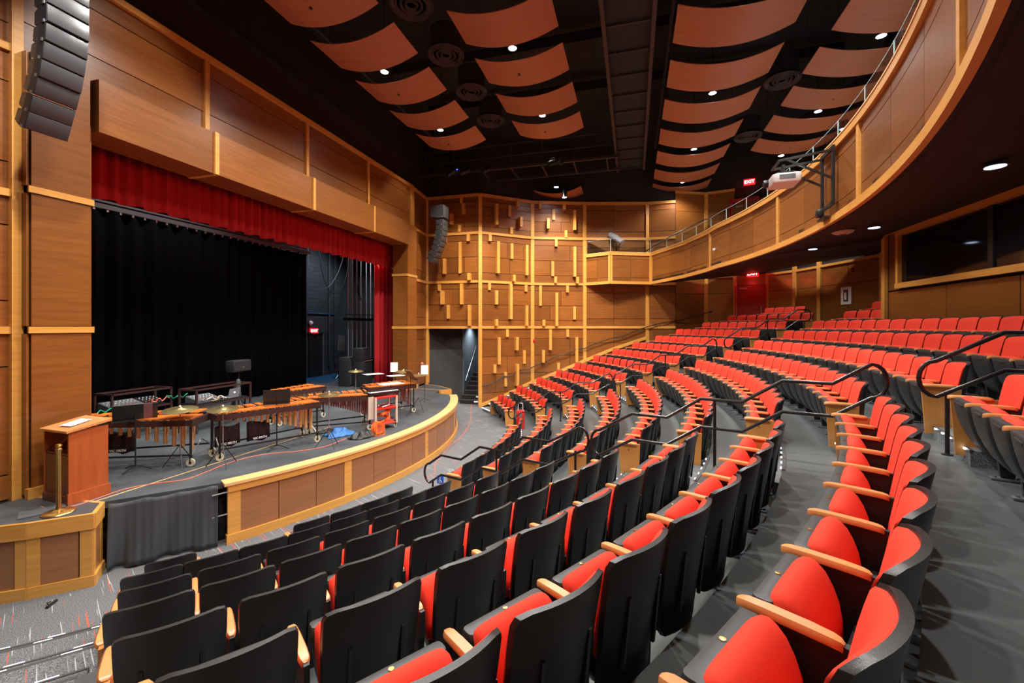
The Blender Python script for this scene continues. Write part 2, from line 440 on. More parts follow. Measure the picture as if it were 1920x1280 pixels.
# sloping stringer at the foot of the far wall
st = MB(); pts = []
for px, py in ((901, 760), (950, 740), (998, 716), (1050, 696), (1096, 676), (1147, 655), (1212, 633)):
    l, P2, _s = seg_hit(px, WP); pts.append((P2[0]-.06, P2[1]+.01, EYE+(611-py)/800*l))
for a, b in zip(pts[:-1], pts[1:]): st.bar(a, b, .06, .14)
st.obj('baseboard_far', M_trim, kind='structure')

# wall above the panelling, up to the ceiling
mb = MB()
for a, b in zip(WP[:-1], WP[1:]):
    a = Vector((*a, 0)); b = Vector((*b, 0)); d = b-a; c = (a+b)/2 + Vector((-d.y, d.x, 0)).normalized()*.12
    mb.box((c.x, c.y, (9.45+TOPZ)/2), (d.length+.1, .1, TOPZ-9.45), atan2(d.y, d.x))
mb.obj('wall_upper_far', M_dark, kind='structure')

# rear walls: under the balcony and above it
wall_back = backing('wall_back', REAR, 2.0, 9.9, norm=-1)
ZS = 5.95                                    # soffit height near the rear walls
door_side = ((21.7, -4.5), (21.4, -5.75))
for a, b in zip(REAR[:-1], REAR[1:]):
    if (a, b) == door_side:
        panel_bay(wall_back, a, b, 5.45, ZS, (), norm=-1)
        trim_v(wall_back, a, 2.9, ZS, .16, .14); trim_v(wall_back, b, 2.9, ZS, .16, .14)
        continue
    L_ = hypot(b[0]-a[0], b[1]-a[1])
    panel_bay(wall_back, a, b, 2.2, ZS-.1, (.42, .8), (.5,) if L_ > 1.6 else (), norm=-1)
    trim_h(wall_back, a, b, ZS-.06, .09, .06, norm=-1)
    panel_bay(wall_back, a, b, 6.1, 9.8, (.25, .5, .78), (.5,) if L_ > 1.6 else (), norm=-1)
    trim_h(wall_back, a, b, 9.86, .11, .07, norm=-1)
for p in REAR[1:]:
    if p not in door_side: trim_v(wall_back, p, 2.2, 9.85, .16, .16, .4)
mb = MB()
for a, b in zip(REAR[:-1], REAR[1:]):
    a = Vector((*a, 0)); b = Vector((*b, 0)); d = b-a; c = (a+b)/2 + Vector((-d.y, d.x, 0)).normalized()*.12
    mb.box((c.x, c.y, (9.9+TOPZ)/2), (d.length+.1, .1, TOPZ-9.9), atan2(d.y, d.x))
mb.obj('wall_upper_back', M_dark, kind='structure')

# booth wall with its long window (parallel to the proscenium)
YB = -6.4
wall_booth = MB().box((5.9, YB-.1, 4.15), (15.1, .12, 4.3)).obj('wall_booth', M_black, kind='structure')
wx1, wx0, wz0, wz1 = 12.75, 2.0, 4.62, 5.85
xs = [13.45, 11.2, 9.4, 7.4, 5.2, 3.0, .8, -1.6]
for xa, xb in zip(xs[:-1], xs[1:]):
    panel_bay(wall_booth, (xa, YB), (xb, YB), 2.3, 4.48, (.62,), (), norm=-1)
panel_bay(wall_booth, (13.45, YB), (12.86, YB), 4.5, 6.0, (), (), norm=-1)
trim_v(wall_booth, (13.42, YB+.03), 2.3, 6.05, .16, .14)
piece('trim_strip', M_trim, wall_booth, (7.4, YB+.05, 6.0), (12.1, .1, .1))
win = empty('window_1', (7.4, YB, wz0), kind='structure')
def wpart(nm, mt, c, d): return piece(nm, mt, win, (c[0]-7.4, c[1]-YB, c[2]-wz0), d)
wpart('window_frame', M_trim, (7.375, YB+.06, wz0-.03), (10.95, .14, .13))
wpart('window_frame', M_trim, (7.375, YB+.06, wz1+.04), (10.95, .14, .12))
wpart('window_frame', M_trim, (12.80, YB+.06, (wz0+wz1)/2), (.09, .10, wz1-wz0))
for xm in (11.9-1.9, 7.3, 4.6): wpart('mullion', M_blackm, (xm, YB+.02, (wz0+wz1)/2), (.12, .06, wz1-wz0))
for a, b in ((12.76, 10.06), (9.94, 7.36), (7.24, 4.66), (4.54, 2.0)):
    wpart('pane', M_screen, ((a+b)/2, YB+.01, (wz0+wz1)/2), (abs(a-b), .02, wz1-wz0))
# door under the balcony at the rear
dx, dy = (21.7+21.4)/2, (-4.5-5.75)/2; drz = atan2(-1.25, -.3)
d1 = empty('door_1', (dx-.05, dy+.02, 3.0), drz, kind='structure')
piece('door_leaf', M_door, d1, (0, .03, 1.22), (1.12, .05, 2.44))
piece('push_bar', M_steel, d1, (0, -.05, 1.02), (.9, .06, .05)); piece('door_closer', M_steel, d1, (-.3, -.04, 2.3), (.3, .06, .07))
piece('door_frame', M_redp, d1, (-.6, 0, 1.22), (.06, .1, 2.44)); piece('door_frame', M_redp, d1, (.6, 0, 1.22), (.06, .1, 2.44))
piece('pull_rod', M_steel, d1, (.42, -.05, 1.25), (.03, .03, .45))
# door above on the balcony
h = seg_hit(1397, REAR); l2, P2, _s = h
d2 = empty('door_2', (P2[0]-.08, P2[1]+.05, 6.9), atan2(_s[1][1]-_s[0][1], _s[1][0]-_s[0][0]), kind='structure')
piece('door_leaf', M_panel, d2, (0, 0, 1.15), (.92, .06, 2.3)); piece('door_frame', M_door, d2, (-.53, 0, 1.2), (.12, .1, 2.5)); piece('door_frame', M_door, d2, (.53, 0, 1.2), (.12, .1, 2.5))
piece('door_frame', M_door, d2, (0, 0, 2.42), (1.18, .1, .18)); piece('door_closer', M_steel, d2, (-.2, -.06, 2.15), (.28, .06, .06))

# near side wall (mirror of the far one), beside and behind the camera
mir = lambda p: (2*CX - p[0], p[1])
NW = [mir(p) for p in WP] + [mir(p) for p in REAR[1:7]]
wall_near = backing('wall_near', [mir(p) for p in (W1, W2, W3, W4, W5)] + [mir(p) for p in REAR[1:7]], 0, 9.42, norm=1)
for a, b in list(zip(NW[1:-1], NW[2:]))[:5]:
    for i in range(4): panel_bay(wall_near, a, b, BZ[i]+.05, BZ[i+1]-.05, (.33, .7), (.5,), norm=1)
    for z in BZ[1:]: trim_h(wall_near, a, b, z, .11, .07, norm=1)
MB().box((10.15, -9.2, 6), (26, .1, 12.4)).obj('wall_rear_outer', M_dark, kind='structure')
MB().box((-2.3, 1.5, 10.8), (.1, 22, 3)).obj('wall_upper_near', M_dark, kind='structure')

# ceiling
MB().box((10.5, 1.6, TOPZ+.05), (27, 22, .1)).obj('ceiling', M_ceil, kind='structure')

# ------------------------------------------------------------------ proscenium
YP, YU, YH, YBK = 8.75, 8.93, 8.62, 9.38
XL, XR = 4.94, 15.36
ZSF, ZBT, ZPT = EYE+3.26, EYE+4.14, EYE+5.81
wall_stage = MB().box((10.08, YU+.22, (ZSF+.12+ZPT)/2), (11.74, .36, ZPT-ZSF-.12)).box((4.57, YP+.33, (1+ZBT)/2), (.72, .62, ZBT-1)).box((15.73, YP+.33, (1+ZBT)/2), (.72, .62, ZBT-1)).obj('wall_stage', M_black, kind='structure')
# upper header panels
px_posts = [384, 573, 688, 768]
xp = []
for q in px_posts:
    d = ray(q); xp.append(YU*d[0]/d[1])
bays = [4.2] + xp[:3] + [15.95]
for a, b in zip(bays[:-1], bays[1:]):
    panel_bay(wall_stage, (a, YU), (b, YU), ZBT+.0, ZPT-.06, (.30, .80), (), norm=-1)
for x in xp[:3] + [15.93]: trim_v(wall_stage, (x, YU-.02), ZBT, ZPT-.03, .10, .12)
piece('trim_strip', M_trim, wall_stage, ((XL+XR)/2, YU-.03, ZPT), (XR-XL+1.5, .14, .12))
# lower projecting band with its soffit
nb = 5; xb = [XL+.05] + [YH*ray(q)[0]/ray(q)[1] for q in (405, 588, 701)] + [XR-.05]
for a, b in zip(xb[:-1], xb[1:]):
    piece('panel', M_panel, wall_stage, ((a+b)/2, YH+.02, (ZSF+ZBT)/2), (b-a-.012, .04, ZBT-ZSF))
    piece('soffit_panel', M_panel, wall_stage, ((a+b)/2, (YH+YBK)/2+.02, ZSF+.02), (b-a-.012, YBK-YH-.04, .04))
piece('band_top', M_panel, wall_stage, ((XL+XR)/2, (YH+YU)/2+.02, ZBT-.02), (XR-XL-.1, YU-YH, .04))
piece('band_end', M_panel, wall_stage, (XL+.07, (YH+YU)/2+.02, (ZSF+ZBT)/2), (.04, YU-YH-.04, ZBT-ZSF))
for x in xb[1:-1]:
    piece('trim_post', M_trim, wall_stage, (x, YH-.01, (ZSF+ZBT)/2), (.09, .06, ZBT-ZSF+.02))
    piece('trim_strip', M_trim, wall_stage, (x, (YH+YBK)/2, ZSF-.005), (.09, YBK-YH, .03))
# piers
for sgn, x0, x1 in ((1, 4.2, XL), (-1, XR, 16.1)):
    lv = [1.0, BZ[1], 5.66, 7.8]
    for i in range(3):
        panel_bay(wall_stage, (x0, YP), (x1, YP), lv[i]+(.16 if i == 0 else .05), lv[i+1]-.05, (), (), off=.03, norm=-1)
        xj = XL if sgn > 0 else XR
        zz1 = min(lv[i+1]-.05, ZSF+.1)
        if zz1 > lv[i]+.2:
            panel_bay(wall_stage, (xj, YP) if sgn > 0 else (xj, YBK), (xj, YBK) if sgn > 0 else (xj, YP), lv[i]+.05, zz1, (), (), off=.03, norm=-1)
        xo = x0 if sgn > 0 else x1
        panel_bay(wall_stage, (xo, YP+.3) if sgn > 0 else (xo, YP), (xo, YP) if sgn > 0 else (xo, YP+.3), lv[i]+.05, lv[i+1]-.05, (), (), off=.03, norm=-1)
        if i:
            piece('trim_strip', M_trim, wall_stage, ((x0+x1)/2, YP-.035, lv[i]), (x1-x0+.06, .03, .10))
            if lv[i] < ZSF: piece('trim_strip', M_trim, wall_stage, (xj+.035*sgn, (YP+YBK)/2, lv[i]), (.03, YBK-YP+.06, .10))
    piece('base_trim', M_trim, wall_stage, ((x0+x1)/2, YP-.03, 1.08), (x1-x0+.1, .08, .16))
# angled returns beyond the piers
for sgn in (1, -1):
    fx = (lambda x: x) if sgn > 0 else (lambda x: 2*CX-x)
    a, b = (fx(16.1), YP+.2), (fx(17.72), 9.12)
    if sgn < 0: a, b = b, a
    wr = backing('wall_return_far' if sgn > 0 else 'wall_return_near', [a, b], 1.0 if sgn > 0 else 1.0, 9.42, norm=-1)
    for i in range(4):
        panel_bay(wr, a, b, (BZ[i] if i else .97)+.05, BZ[i+1]-.05, (.2, .78) if i else (.15, .8), (), norm=-1)
        trim_h(wr, a, b, BZ[i+1], .11, .07, norm=-1)
    trim_v(wr, (fx(16.1)+(.02 if sgn > 0 else -.07), YP+.18), 1.0, 9.42, .13, .12, 0)
    if sgn < 0: trim_v(wr, (3.86, 8.93), 1.0, 9.42, .16, .12, 0)
# dark wall above the proscenium
MB().box((10.15, YU+.25, (ZPT+TOPZ)/2), (15.6, .2, TOPZ-ZPT)).obj('wall_upper_stage', M_dark, kind='structure')

# passage beside the stage (behind the far return): dark walls, steps going up
MB().box((19.7, 9.25, 1.8), (3.8, .12, 3.6)).obj('wall_passage_left', M_dark, kind='structure')
MB().box((22.1, 7.6, 2.2), (.12, 2.6, 4.4)).obj('wall_passage_end', M_dark, kind='structure')
def wseg(nm, a, b, z0, z1, mt, t=.06):
    d = Vector((b[0]-a[0], b[1]-a[1]))
    return MB().box(((a[0]+b[0])/2, (a[1]+b[1])/2, (z0+z1)/2), (d.length, t, z1-z0), atan2(d.y, d.x)).obj(nm, mt, kind='structure')
wseg('wall_passage_right', (17.95, 6.58), (22, 6.58), 0, 4.4, M_block)
M_char = plain('charcoal_wall', (.045, .046, .049), .7)
wseg('wall_passage_left_2', (17.98, 9.15), (18.85, 7.78), 0, 2.5, M_char); wseg('wall_passage_left_upper', (18.0, 9.17), (18.87, 7.80), 2.5, 3.6, M_dark)
wseg('wall_passage_stair', (18.85, 7.78), (22, 8.20), 0, 4.4, plain('slate_block', (.16, .19, .22), .5, noise=.1, nscale=6))
MB().box((20.15, 7.9, 3.9), (4.2, 2.9, .1)).obj('ceiling_passage', M_dark, kind='structure')
ps = empty('floor_passage_steps', (18.3, 7.2, 0), kind='structure')
for i in range(7):
    piece('step', M_dark, ps, (.25+i*.28, .0, .09*(i+1)), (.28, 1.1, .18*(i+1)))
    piece('nosing', M_steel, ps, (.12+i*.28, .0, .18*(i+1)+.004), (.035, 1.08, .008))
    piece('step_light', M_led, ps, (.105+i*.28, -.25, .18*(i+1)-.06), (.01, .16, .03))
MB().tube([(19.0, 7.70, 1.0), (21.2, 7.98, 2.55)], .022).obj('stair_handrail', M_steel, label='short steel handrail climbing the dark stair passage beside the stage', cat='handrail')
spot((20.2, 7.35, 3.75), 110, 2.4, (20.2, 7.6, 0), .05, col=(.85, .93, 1))
spot((18.2, 7.6, 3.4), 14, 2.2, (18.2, 7.6, 0), .1)

# ------------------------------------------------------------------ floors
MB().prism([(-3, 9.6), (-3, -3), (22, -3), (22, 9.6)], -.1, 0).obj('floor', M_carpet, kind='structure')
NR = 13
RK = lambda k: 10.08 + .885*(k-1)
ZK = lambda k: .29*(k-1)
for k in range(2, NR+1):
    f = MB().sector(RK(k-1)+.06, RK(k)+.06 if k < NR else RK(k)+2.6, -47, 45, -.05, ZK(k), 46).obj('floor_row_platform', M_vinyl, kind='structure')
# carpeted half steps in the aisles, with lit nosings
tread_mb = {}
def half_step(k, t0, t1, n=3, led=5, full=False):
    r1 = RK(k-1)+.06; n = n*2
    o = MB().sector(r1-.32, r1+.0, t0, t1, ZK(k-1)-.02, ZK(k-1)+.145, n*4).obj('step_tread', M_carpet, aisle)
    MB().sector(r1-.325, r1-.30, t0, t1, ZK(k-1)+.12, ZK(k-1)+.152, n*2).obj('nosing', M_nose, aisle)
    MB().sector(r1-.005, r1+.03, t0, t1, ZK(k)-.03, ZK(k)+.008, n*2).obj('nosing', M_nose, aisle)
    if full:
        MB().sector(r1, RK(k)-.26+.02, t0, t1, ZK(k)-.02, ZK(k)+.006, n*2).obj('step_tread', M_carpet, aisle)
    for i in range(led):
        for rr, zz in ((r1-.329, ZK(k-1)+.139), (r1-.011, ZK(k)-.006)):
            t = t0 + (t1-t0)*(i+.5)/led; x, y = pol(rr-.004, t)
            link(LEDL if full else LED, 'step_light', aisle, (x, y, zz), radians(t))
LED = MB().box((0, 0, 0), (.032, .014, .014)).mesh('step_light', M_led)
LEDL = MB().box((0, 0, 0), (.14, .024, .016)).mesh('step_light', M_led)
for nm, thc in (('left', -16.3), ('right', 16.3)):
    aisle = empty('floor_aisle_' + nm, kind='structure')
    for k in range(2, NR):
        hw = math.degrees(.56/RK(k-1)); half_step(k, thc-hw, thc+hw, led=5)
aisle = empty('floor_aisle_near', kind='structure')
for k in range(2, 7): half_step(k, -49, -(41.4 if k < 5 else 40.2), n=3, led=3, full=True)
aisle = empty('floor_aisle_far', kind='structure')
for k in range(2, 9): half_step(k, 40.3-(k > 5)*1.5, 45, n=3, led=5, full=True)

# ------------------------------------------------------------------ seats
def shell_grid(hw0, hw1, z0, z1, rc, yb, bulge, recl, nu=9, nv=9):
    """grid of points for a reclined, horizontally curved seat back (faces +y)"""
    rows = []
    vs_ = [0, .08, .3, .55, .75, .86, .93, .975, 1.0] if nv == 9 else [i/(nv-1) for i in range(nv)]
    for v in vs_:
        z = z0+(z1-z0)*v
        hw = hw0+(hw1-hw0)*min(1, v*1.3)
        dz = z-(z1-rc)
        if dz > 0: hw = hw - rc*(1-sqrt(max(0, 1-(dz/rc)**2)))
        if v < .08: hw -= .03
        row = []
        for i in range(nu):
            u = -1+2*i/(nu-1)
            x = u*hw
            row.append((x, yb - recl*v**1.2 - bulge*(1-(x/hw1)**2), z + .012*(1-u*u)*v))
        rows.append(row)
    return rows
def two_sided(mb, front, back):
    nv, nu = len(front), len(front[0])
    vs = [p for r in front for p in r] + [p for r in back for p in r]; o = nv*nu; fs = []
    for i in range(nv-1):
        for j in range(nu-1):
            a = i*nu+j
            fs += [(a, a+1, a+nu+1, a+nu), (o+a, o+a+nu, o+a+nu+1, o+a+1)]
    for i in range(nv-1):
        for j in (0, nu-1):
            a = i*nu+j; fs.append((a, a+nu, o+a+nu, o+a))
    for j in range(nu-1):
        for i in (0, nv-1):
            a = i*nu+j; fs.append((a, a+1, o+a+1, o+a))
    mb.add(vs, fs, True)
sb = MB()
f0 = shell_grid(.222, .246, .20, .862, .05, .010, .072, .10, nu=13)
b0 = shell_grid(.215, .242, .20, .862, .05, -.012, .072, .105, nu=13)
two_sided(sb, f0, b0)
for sx in (-.13, .13): sb.bar((sx, -.092, .32), (sx, -.128, .66), .018, .018)
ME_shell = sb.mesh('seat_back_shell', M_plastic)
cb_ = MB(); cb_.sharp = 70
f1 = shell_grid(.218, .236, .34, .848, .05, .020, .072, .10, nu=13)
# puff the cushion
for i, r in enumerate(f1):
    v = i/(len(f1)-1)
    for j, p in enumerate(r):
        u = -1+2*j/(len(r)-1); e = (1-abs(u)**5)*(1-abs(2*[0, .08, .3, .55, .75, .86, .93, .975, 1.0][i]-1)**9)
        f1[i][j] = (p[0], p[1]+.036*e, p[2])
b1 = shell_grid(.218, .236, .34, .848, .05, .006, .072, .10, nu=13)
two_sided(cb_, f1, b1)
ME_cush = cb_.mesh('back_cushion', M_red)
def rrect(hx, y0, y1, z, n=3, r=.03):
    pts = []
    r = min(r, hx*.9, abs(y1-y0)*.45)
    for cx_, cy_, a0 in ((hx-r, y1-r, 0), (-hx+r, y1-r, 90), (-hx+r, y0+r, 180), (hx-r, y0+r, 270)):
        for i in range(n+1):
            a = radians(a0+90*i/n); pts.append((cx_+r*cos(a), cy_+r*sin(a), z))
    return pts
pn = MB()
pn.loft([rrect(.08, .05, .075, .13), rrect(.12, .055, .115, .16), rrect(.155, .07, .165, .22), rrect(.180, .085, .205, .30), rrect(.198, .11, .235, .38), rrect(.208, .14, .255, .46), rrect(.214, .17, .268, .54), rrect(.216, .19, .272, .590, r=.02), rrect(.212, .20, .266, .606, r=.02), rrect(.19, .215, .25, .610, r=.015)])
pn.bbox((0, .268, .568), (.17, .016, .026), .007)
ME_pan = pn.mesh('seat_pan', M_pan)
pc = MB(); pc.sharp = 85
secs = []
import itertools
prof0 = [(.060, .34), (.062, .42), (.074, .49), (.095, .55), (.122, .60), (.150, .628), (.175, .640), (.20, .636), (.220, .618), (.228, .59), (.218, .53), (.185, .45), (.14, .36), (.10, .31)]
for q in range(15):
    a_ = -1+2*q/14; x = .207*sin(a_*pi/2)**1 if abs(a_) < 1 else .207*a_
    sc = (1-abs(a_)**4.5)**.5 if abs(a_) < 1 else .0
    sc = .35+.65*sc
    c_ = (.15, .50)
    secs.append([(x, c_[0]+(p[0]-c_[0])*sc, c_[1]+(p[1]-c_[1])*sc) for p in prof0])
pc.loft(secs)
ME_seat = pc.mesh('seat_cushion', M_red)
am = MB()
asec = []
for y, wv, zt in ((-.01, .010, .606), (.0, .018, .614), (.02, .023, .618), (.08, .026, .621), (.2, .026, .622), (.265, .024, .620), (.285, .018, .616), (.296, .009, .611)):
    asec.append([(-wv, y, zt-.026), (wv, y, zt-.026), (wv+.002, y, zt-.012), (wv*.8, y, zt), (-wv*.8, y, zt), (-wv-.002, y, zt-.012)])
am.loft(asec)
ME_arm = am.mesh('armrest', M_arm)
sp_ = MB()
sp_.prism([(-.013, -.03), (.013, -.03), (.013, .23), (-.013, .23)], .46, .602)
sp_.loft([[(-.016, -.02, .46), (.016, -.02, .46), (.016, .20, .46), (-.016, .20, .46)], [(-.02, .0, .30), (.02, .0, .30), (.02, .12, .30), (-.02, .12, .30)], [(-.022, .01, .03), (.022, .01, .03), (.022, .09, .03), (-.022, .09, .03)]], smooth=False)
ME_ped = sp_.mesh('standard', M_blackm)
ft = MB().bbox((0, .05, .012), (.075, .20, .024), .008)
ft.lathe([(.012, .024), (.012, .034), (0, .036)], (0, .12, 0), 6); ft.lathe([(.012, .024), (.012, .034), (0, .036)], (0, -.02, 0), 6)
ME_foot = ft.mesh('foot_plate', M_grey)
ep = MB().loft([[(-.014, -.035, .06), (.014, -.035, .06), (.014, .245, .06), (-.014, .245, .06)], [(-.014, -.055, .60), (.014, -.055, .60), (.014, .28, .60), (-.014, .28, .60)]], smooth=False)
ME_end = ep.mesh('end_panel', M_endp)
ME_plate = MB().lathe([(.013, 0), (.013, .003), (0, .004)], n=10, M=Matrix.Rotation(pi/2, 3, 'Y')).mesh('number_plate', M_brass)
ME_tag = MB().lathe([(.011, 0), (.011, .004), (0, .005)], n=8).mesh('seat_number', M_brass)
ME_bracket = MB().box((0, .02, .40), (.40, .03, .04)).mesh('hinge_bar', M_blackm)

ORD = ['zeroth', 'first', 'second', 'third', 'fourth', 'fifth', 'sixth', 'seventh', 'eighth', 'ninth', 'tenth', 'eleventh', 'twelfth', 'thirteenth', 'fourteenth', 'fifteenth', 'sixteenth', 'seventeenth', 'eighteenth', 'nineteenth', 'twentieth']
def project(x, y, z):
    d = x*FX+y*FY; l = x*RX+y*RY
    if d < .15: return None
    return 960+800*l/d, 611-800*(z-EYE)/d, d
def seat(k, th, label, group, first, last, pitch):
    x, y = pol(RK(k)-.08, th)
    o = empty('theatre_seat', (x, y, ZK(k)), radians(th), label=label, cat='seat', group=group)
    link(ME_shell, 'seat_back', o); link(ME_cush, 'back_cushion', o)
    p = link(ME_pan, 'seat_pan', o); link(ME_seat, 'seat_cushion', o); link(ME_tag, 'seat_number', p, (.0, .240, .609))
    link(ME_bracket, 'hinge_bar', o)
    hp = pitch/2
    # local +x is towards larger theta
    def side(sx, end):
        if end:
            e = link(ME_end, 'end_panel', o, (sx*hp, 0, 0)); link(ME_plate, 'number_plate', e, (sx*.013, .12, .50), pi if sx < 0 else 0)
            link(ME_arm, 'armrest', o, (sx*(hp+.008), 0, 0), None, (1.5, 1, 1)); q = link(ME_foot, 'foot_plate', o, (sx*hp, 0, 0))
        else:
            link(ME_arm, 'armrest', o, (sx*hp, 0, 0)); s_ = link(ME_ped, 'standard', o, (sx*hp, 0, 0)); link(ME_foot, 'foot_plate', s_)
    side(-1, first)
    if last: side(1, True)
    return o
def vis(k, th, m=60):
    for r in (RK(k)-.4, RK(k)):
        for z in (.15, .85):
            q = project(*pol(r, th), ZK(k)+z)
            if q and -m < q[0] < 1920+m and -m < q[1] < 1280+m: return True
    return False
WO = lambda k: math.degrees(.60/RK(k))
cnt = 0
deg = lambda s_, k: math.degrees(s_/RK(k))
# left block
LB = {1: [-39.2, -30.3, -27.45, -24.75, -22.0]}
spec = {2: (8, -21.75, 2.56), 3: (8, -21.15, 2.57), 4: (9, -20.45, 2.31), 5: (9, -19.9, 2.29), 6: (9, -18.85, 2.31), 7: (10, -19.45, 2.02), 8: (10, -18.15, 1.87), 9: (10, -18.5, 1.75), 10: (10, -18.2, 1.66)}
for k, (n, t0, dt) in spec.items(): LB[k] = [t0-dt*i for i in range(n)][::-1]
for k, ths in LB.items():
    n = len(ths); pt = (radians(2.56)*RK(k) if k == 1 else radians(spec[k][2])*RK(k))
    for i, th in enumerate(ths):
        if not vis(k, th): continue
        f_ = i == 0 or (k == 1 and i == 1); l_ = i == n-1 or (k == 1 and i == 0)
        if k == 1 and i == 0: lab = 'single black backed red seat standing alone at the near corner of the first row'
        else: lab = 'red folding theatre seat, %s from the railing aisle in %s row of near block' % (ORD[n-i], ORD[k])
        seat(k, th, lab, 'folding seats in the near block', f_, l_, pt); cnt += 1
# middle block
for k in range(1, 12):
    e = 16.3 - WO(k); n = round(radians(2*e)*RK(k)/.517); pt = radians(2*e)*RK(k)/n
    if k == 11: n0 = n
    for i in range(n):
        th = -e + 2*e*(i+.5)/n
        if not vis(k, th): continue
        lab = 'red folding theatre seat, %s from the left railing in %s row of middle block' % (ORD[i+1], ORD[k])
        seat(k, th, lab, 'folding seats in the middle block', i == 0, i == n-1, pt); cnt += 1
# far block
THO = {1: 38.9, 2: 39.6, 3: 39.3, 4: 38.8, 5: 38.6, 6: 38.2, 7: 37.4, 8: 36.5, 9: 35.0, 10: 34.1, 11: 32.2, 12: 30.8, 13: 27.7}
for k in range(1, 14):
    e = 16.3 + WO(k); to = THO[k]
    if k == 1: e += 6.4
    n = round(radians(to-e)*RK(k)/.525); pt = radians(to-e)*RK(k)/n
    if k == 13: n = 4
    for i in range(n):
        th = to - (to-e)*(i+.5)/round(radians(to-e)*RK(k)/.525)
        if not vis(k, th): continue
        lab = 'red folding theatre seat, %s from the far wall in %s row of far block' % (ORD[i+1], ORD[k])
        seat(k, th, lab, 'folding seats in the far block', i == n-1, i == 0, pt); cnt += 1
# last row behind the middle block, under the booth corner
for i, th in enumerate((13.8, 12.3, 10.8)):
    seat(13, th, 'dim red folding seat, %s from the right, in front of the white framed notice' % ORD[i+1], 'folding seats under the booth corner', i == 2, i == 0, .53); cnt += 1
for i, th in enumerate((13.6, 12.1, 10.6)):
    seat(12, th, 'dim red folding seat, %s from the left end of the shaded row below booth' % ORD[i+1], 'folding seats in the shaded row', i == 2, i == 0, .53); cnt += 1
print('seats', cnt)

# ------------------------------------------------------------------ aisle railings
def zrail(R):                       # height of the rail above the stepped aisle at radius R
    k = 1
    while RK(k)+.06 < R: k += 1
    r1 = RK(k)+.06                   # riser at the back of platform k
    z = ZK(k)
    if R > r1-.42: z += .29*(R-(r1-.42))/.42
    return z
def railing(th, Ra, Rb, label, h=.93, drop=.36, side=0):
    k0 = [k for k in range(1, 15)]
    Rs = [Ra]
    for k in k0:
        for r in (RK(k)+.06-.42, RK(k)+.06):
            if Ra+.12 < r < Rb-.12: Rs.append(r)
    Rs.append(Rb)
    top = [(*pol(R, th), zrail(R)+h) for R in Rs]; low = [(*pol(R, th), zrail(R)+h-drop) for R in Rs]
    o = empty('aisle_railing', (*pol(Ra, th), 0), 0, label=label, cat='railing', group='black railings in the seating aisles')
    base = Vector(o.location)
    def loop_end(t, l, tdir):
        t, l = Vector(t), Vector(l); d = Vector((*tdir, 0)).normalized()*.13
        out = []
        for i in range(1, 8):
            a = pi*i/8
            out.append((t+l)/2 + (t-l)/2*cos(a) + d*sin(a))
        return out
    d0 = Vector(pol(Ra, th))-Vector(pol(Rb, th))
    path = [Vector(p) for p in top] + loop_end(top[-1], low[-1], (-d0.x, -d0.y)) + [Vector(p) for p in low[::-1]] + loop_end(low[0], top[0], (d0.x, d0.y))
    mb = MB().tube([p-base for p in path], .021, 8, closed=True)
    mb.obj('rail_loop', M_rail, o)
    ps_ = [Ra+.05]; n = max(1, round((Rb-Ra)/1.55)); ps_ = [Ra+.08+(Rb-Ra-.16)*i/n for i in range(n+1)]
    for i, R in enumerate(ps_):
        k = 1
        while RK(k)+.06 < R: k += 1
        zf = ZK(k) + (.145 if R > RK(k)+.06-.32 and k < 12 else 0)
        zt = zrail(R)+h-(drop if i in (0, len(ps_)-1) else 0)
        x, y = pol(R, th)
        MB().tube([Vector((x, y, zf))-base, Vector((x, y, zt))-base], .019, 8).obj('post', M_rail, o)
        MB().lathe([(.045, 0), (.045, .01), (.02, .015)], Vector((x, y, zf))-base, 10).obj('post_flange', M_rail, o)
for side_, th in (('left', -16.9), ('right', 16.9)):
    railing(th, 9.85, 12.9, 'black looped railing in the %s aisle, lowest beside the front rows' % side_)
    railing(th, 13.2, 16.25, 'black looped railing in the %s aisle, middle one of three' % side_)
    railing(th, 16.75, 19.3, 'black looped railing in the %s aisle, topmost by the last rows' % side_)
# wall handrail on the far wall
hp_ = [(904,723.5),(913,721.5),(920,720),(944,705.2),(955,705.8),(976,693),(992.6,691),(1015,679.8),(1024,677.8),(1046,666),(1057.6,665.6),(1082,653.8),(1097,653),(1110,646),(1144,634.5),(1167,630.5),(1211,613),(1238,606),(1280,599),(1335,583)]
o = empty('wall_handrail', (18.5, 5.5, 0), label='dark metal handrail stepping up along the far panelled wall', cat='handrail')
hb = Vector((18.5, 5.5, 0)); pts = []
for px, py in hp_:
    h = seg_hit(px, WP+REAR[1:])
    l, P2, s_ = h; l -= .14; d = ray(px); pts.append(Vector((l*d[0], l*d[1], EYE+(611-py)/800*l)))
MB().tube([p-hb for p in pts], .024, 8).obj('rail', plain('bronze_rail', (.05, .03, .022), .25, .4), o)
for i in range(1, len(pts), 2):
    p = pts[i]-hb; MB().bar(p, p+Vector((.14, .03, -.08)), .02, .02).obj('bracket', M_blackm, o)

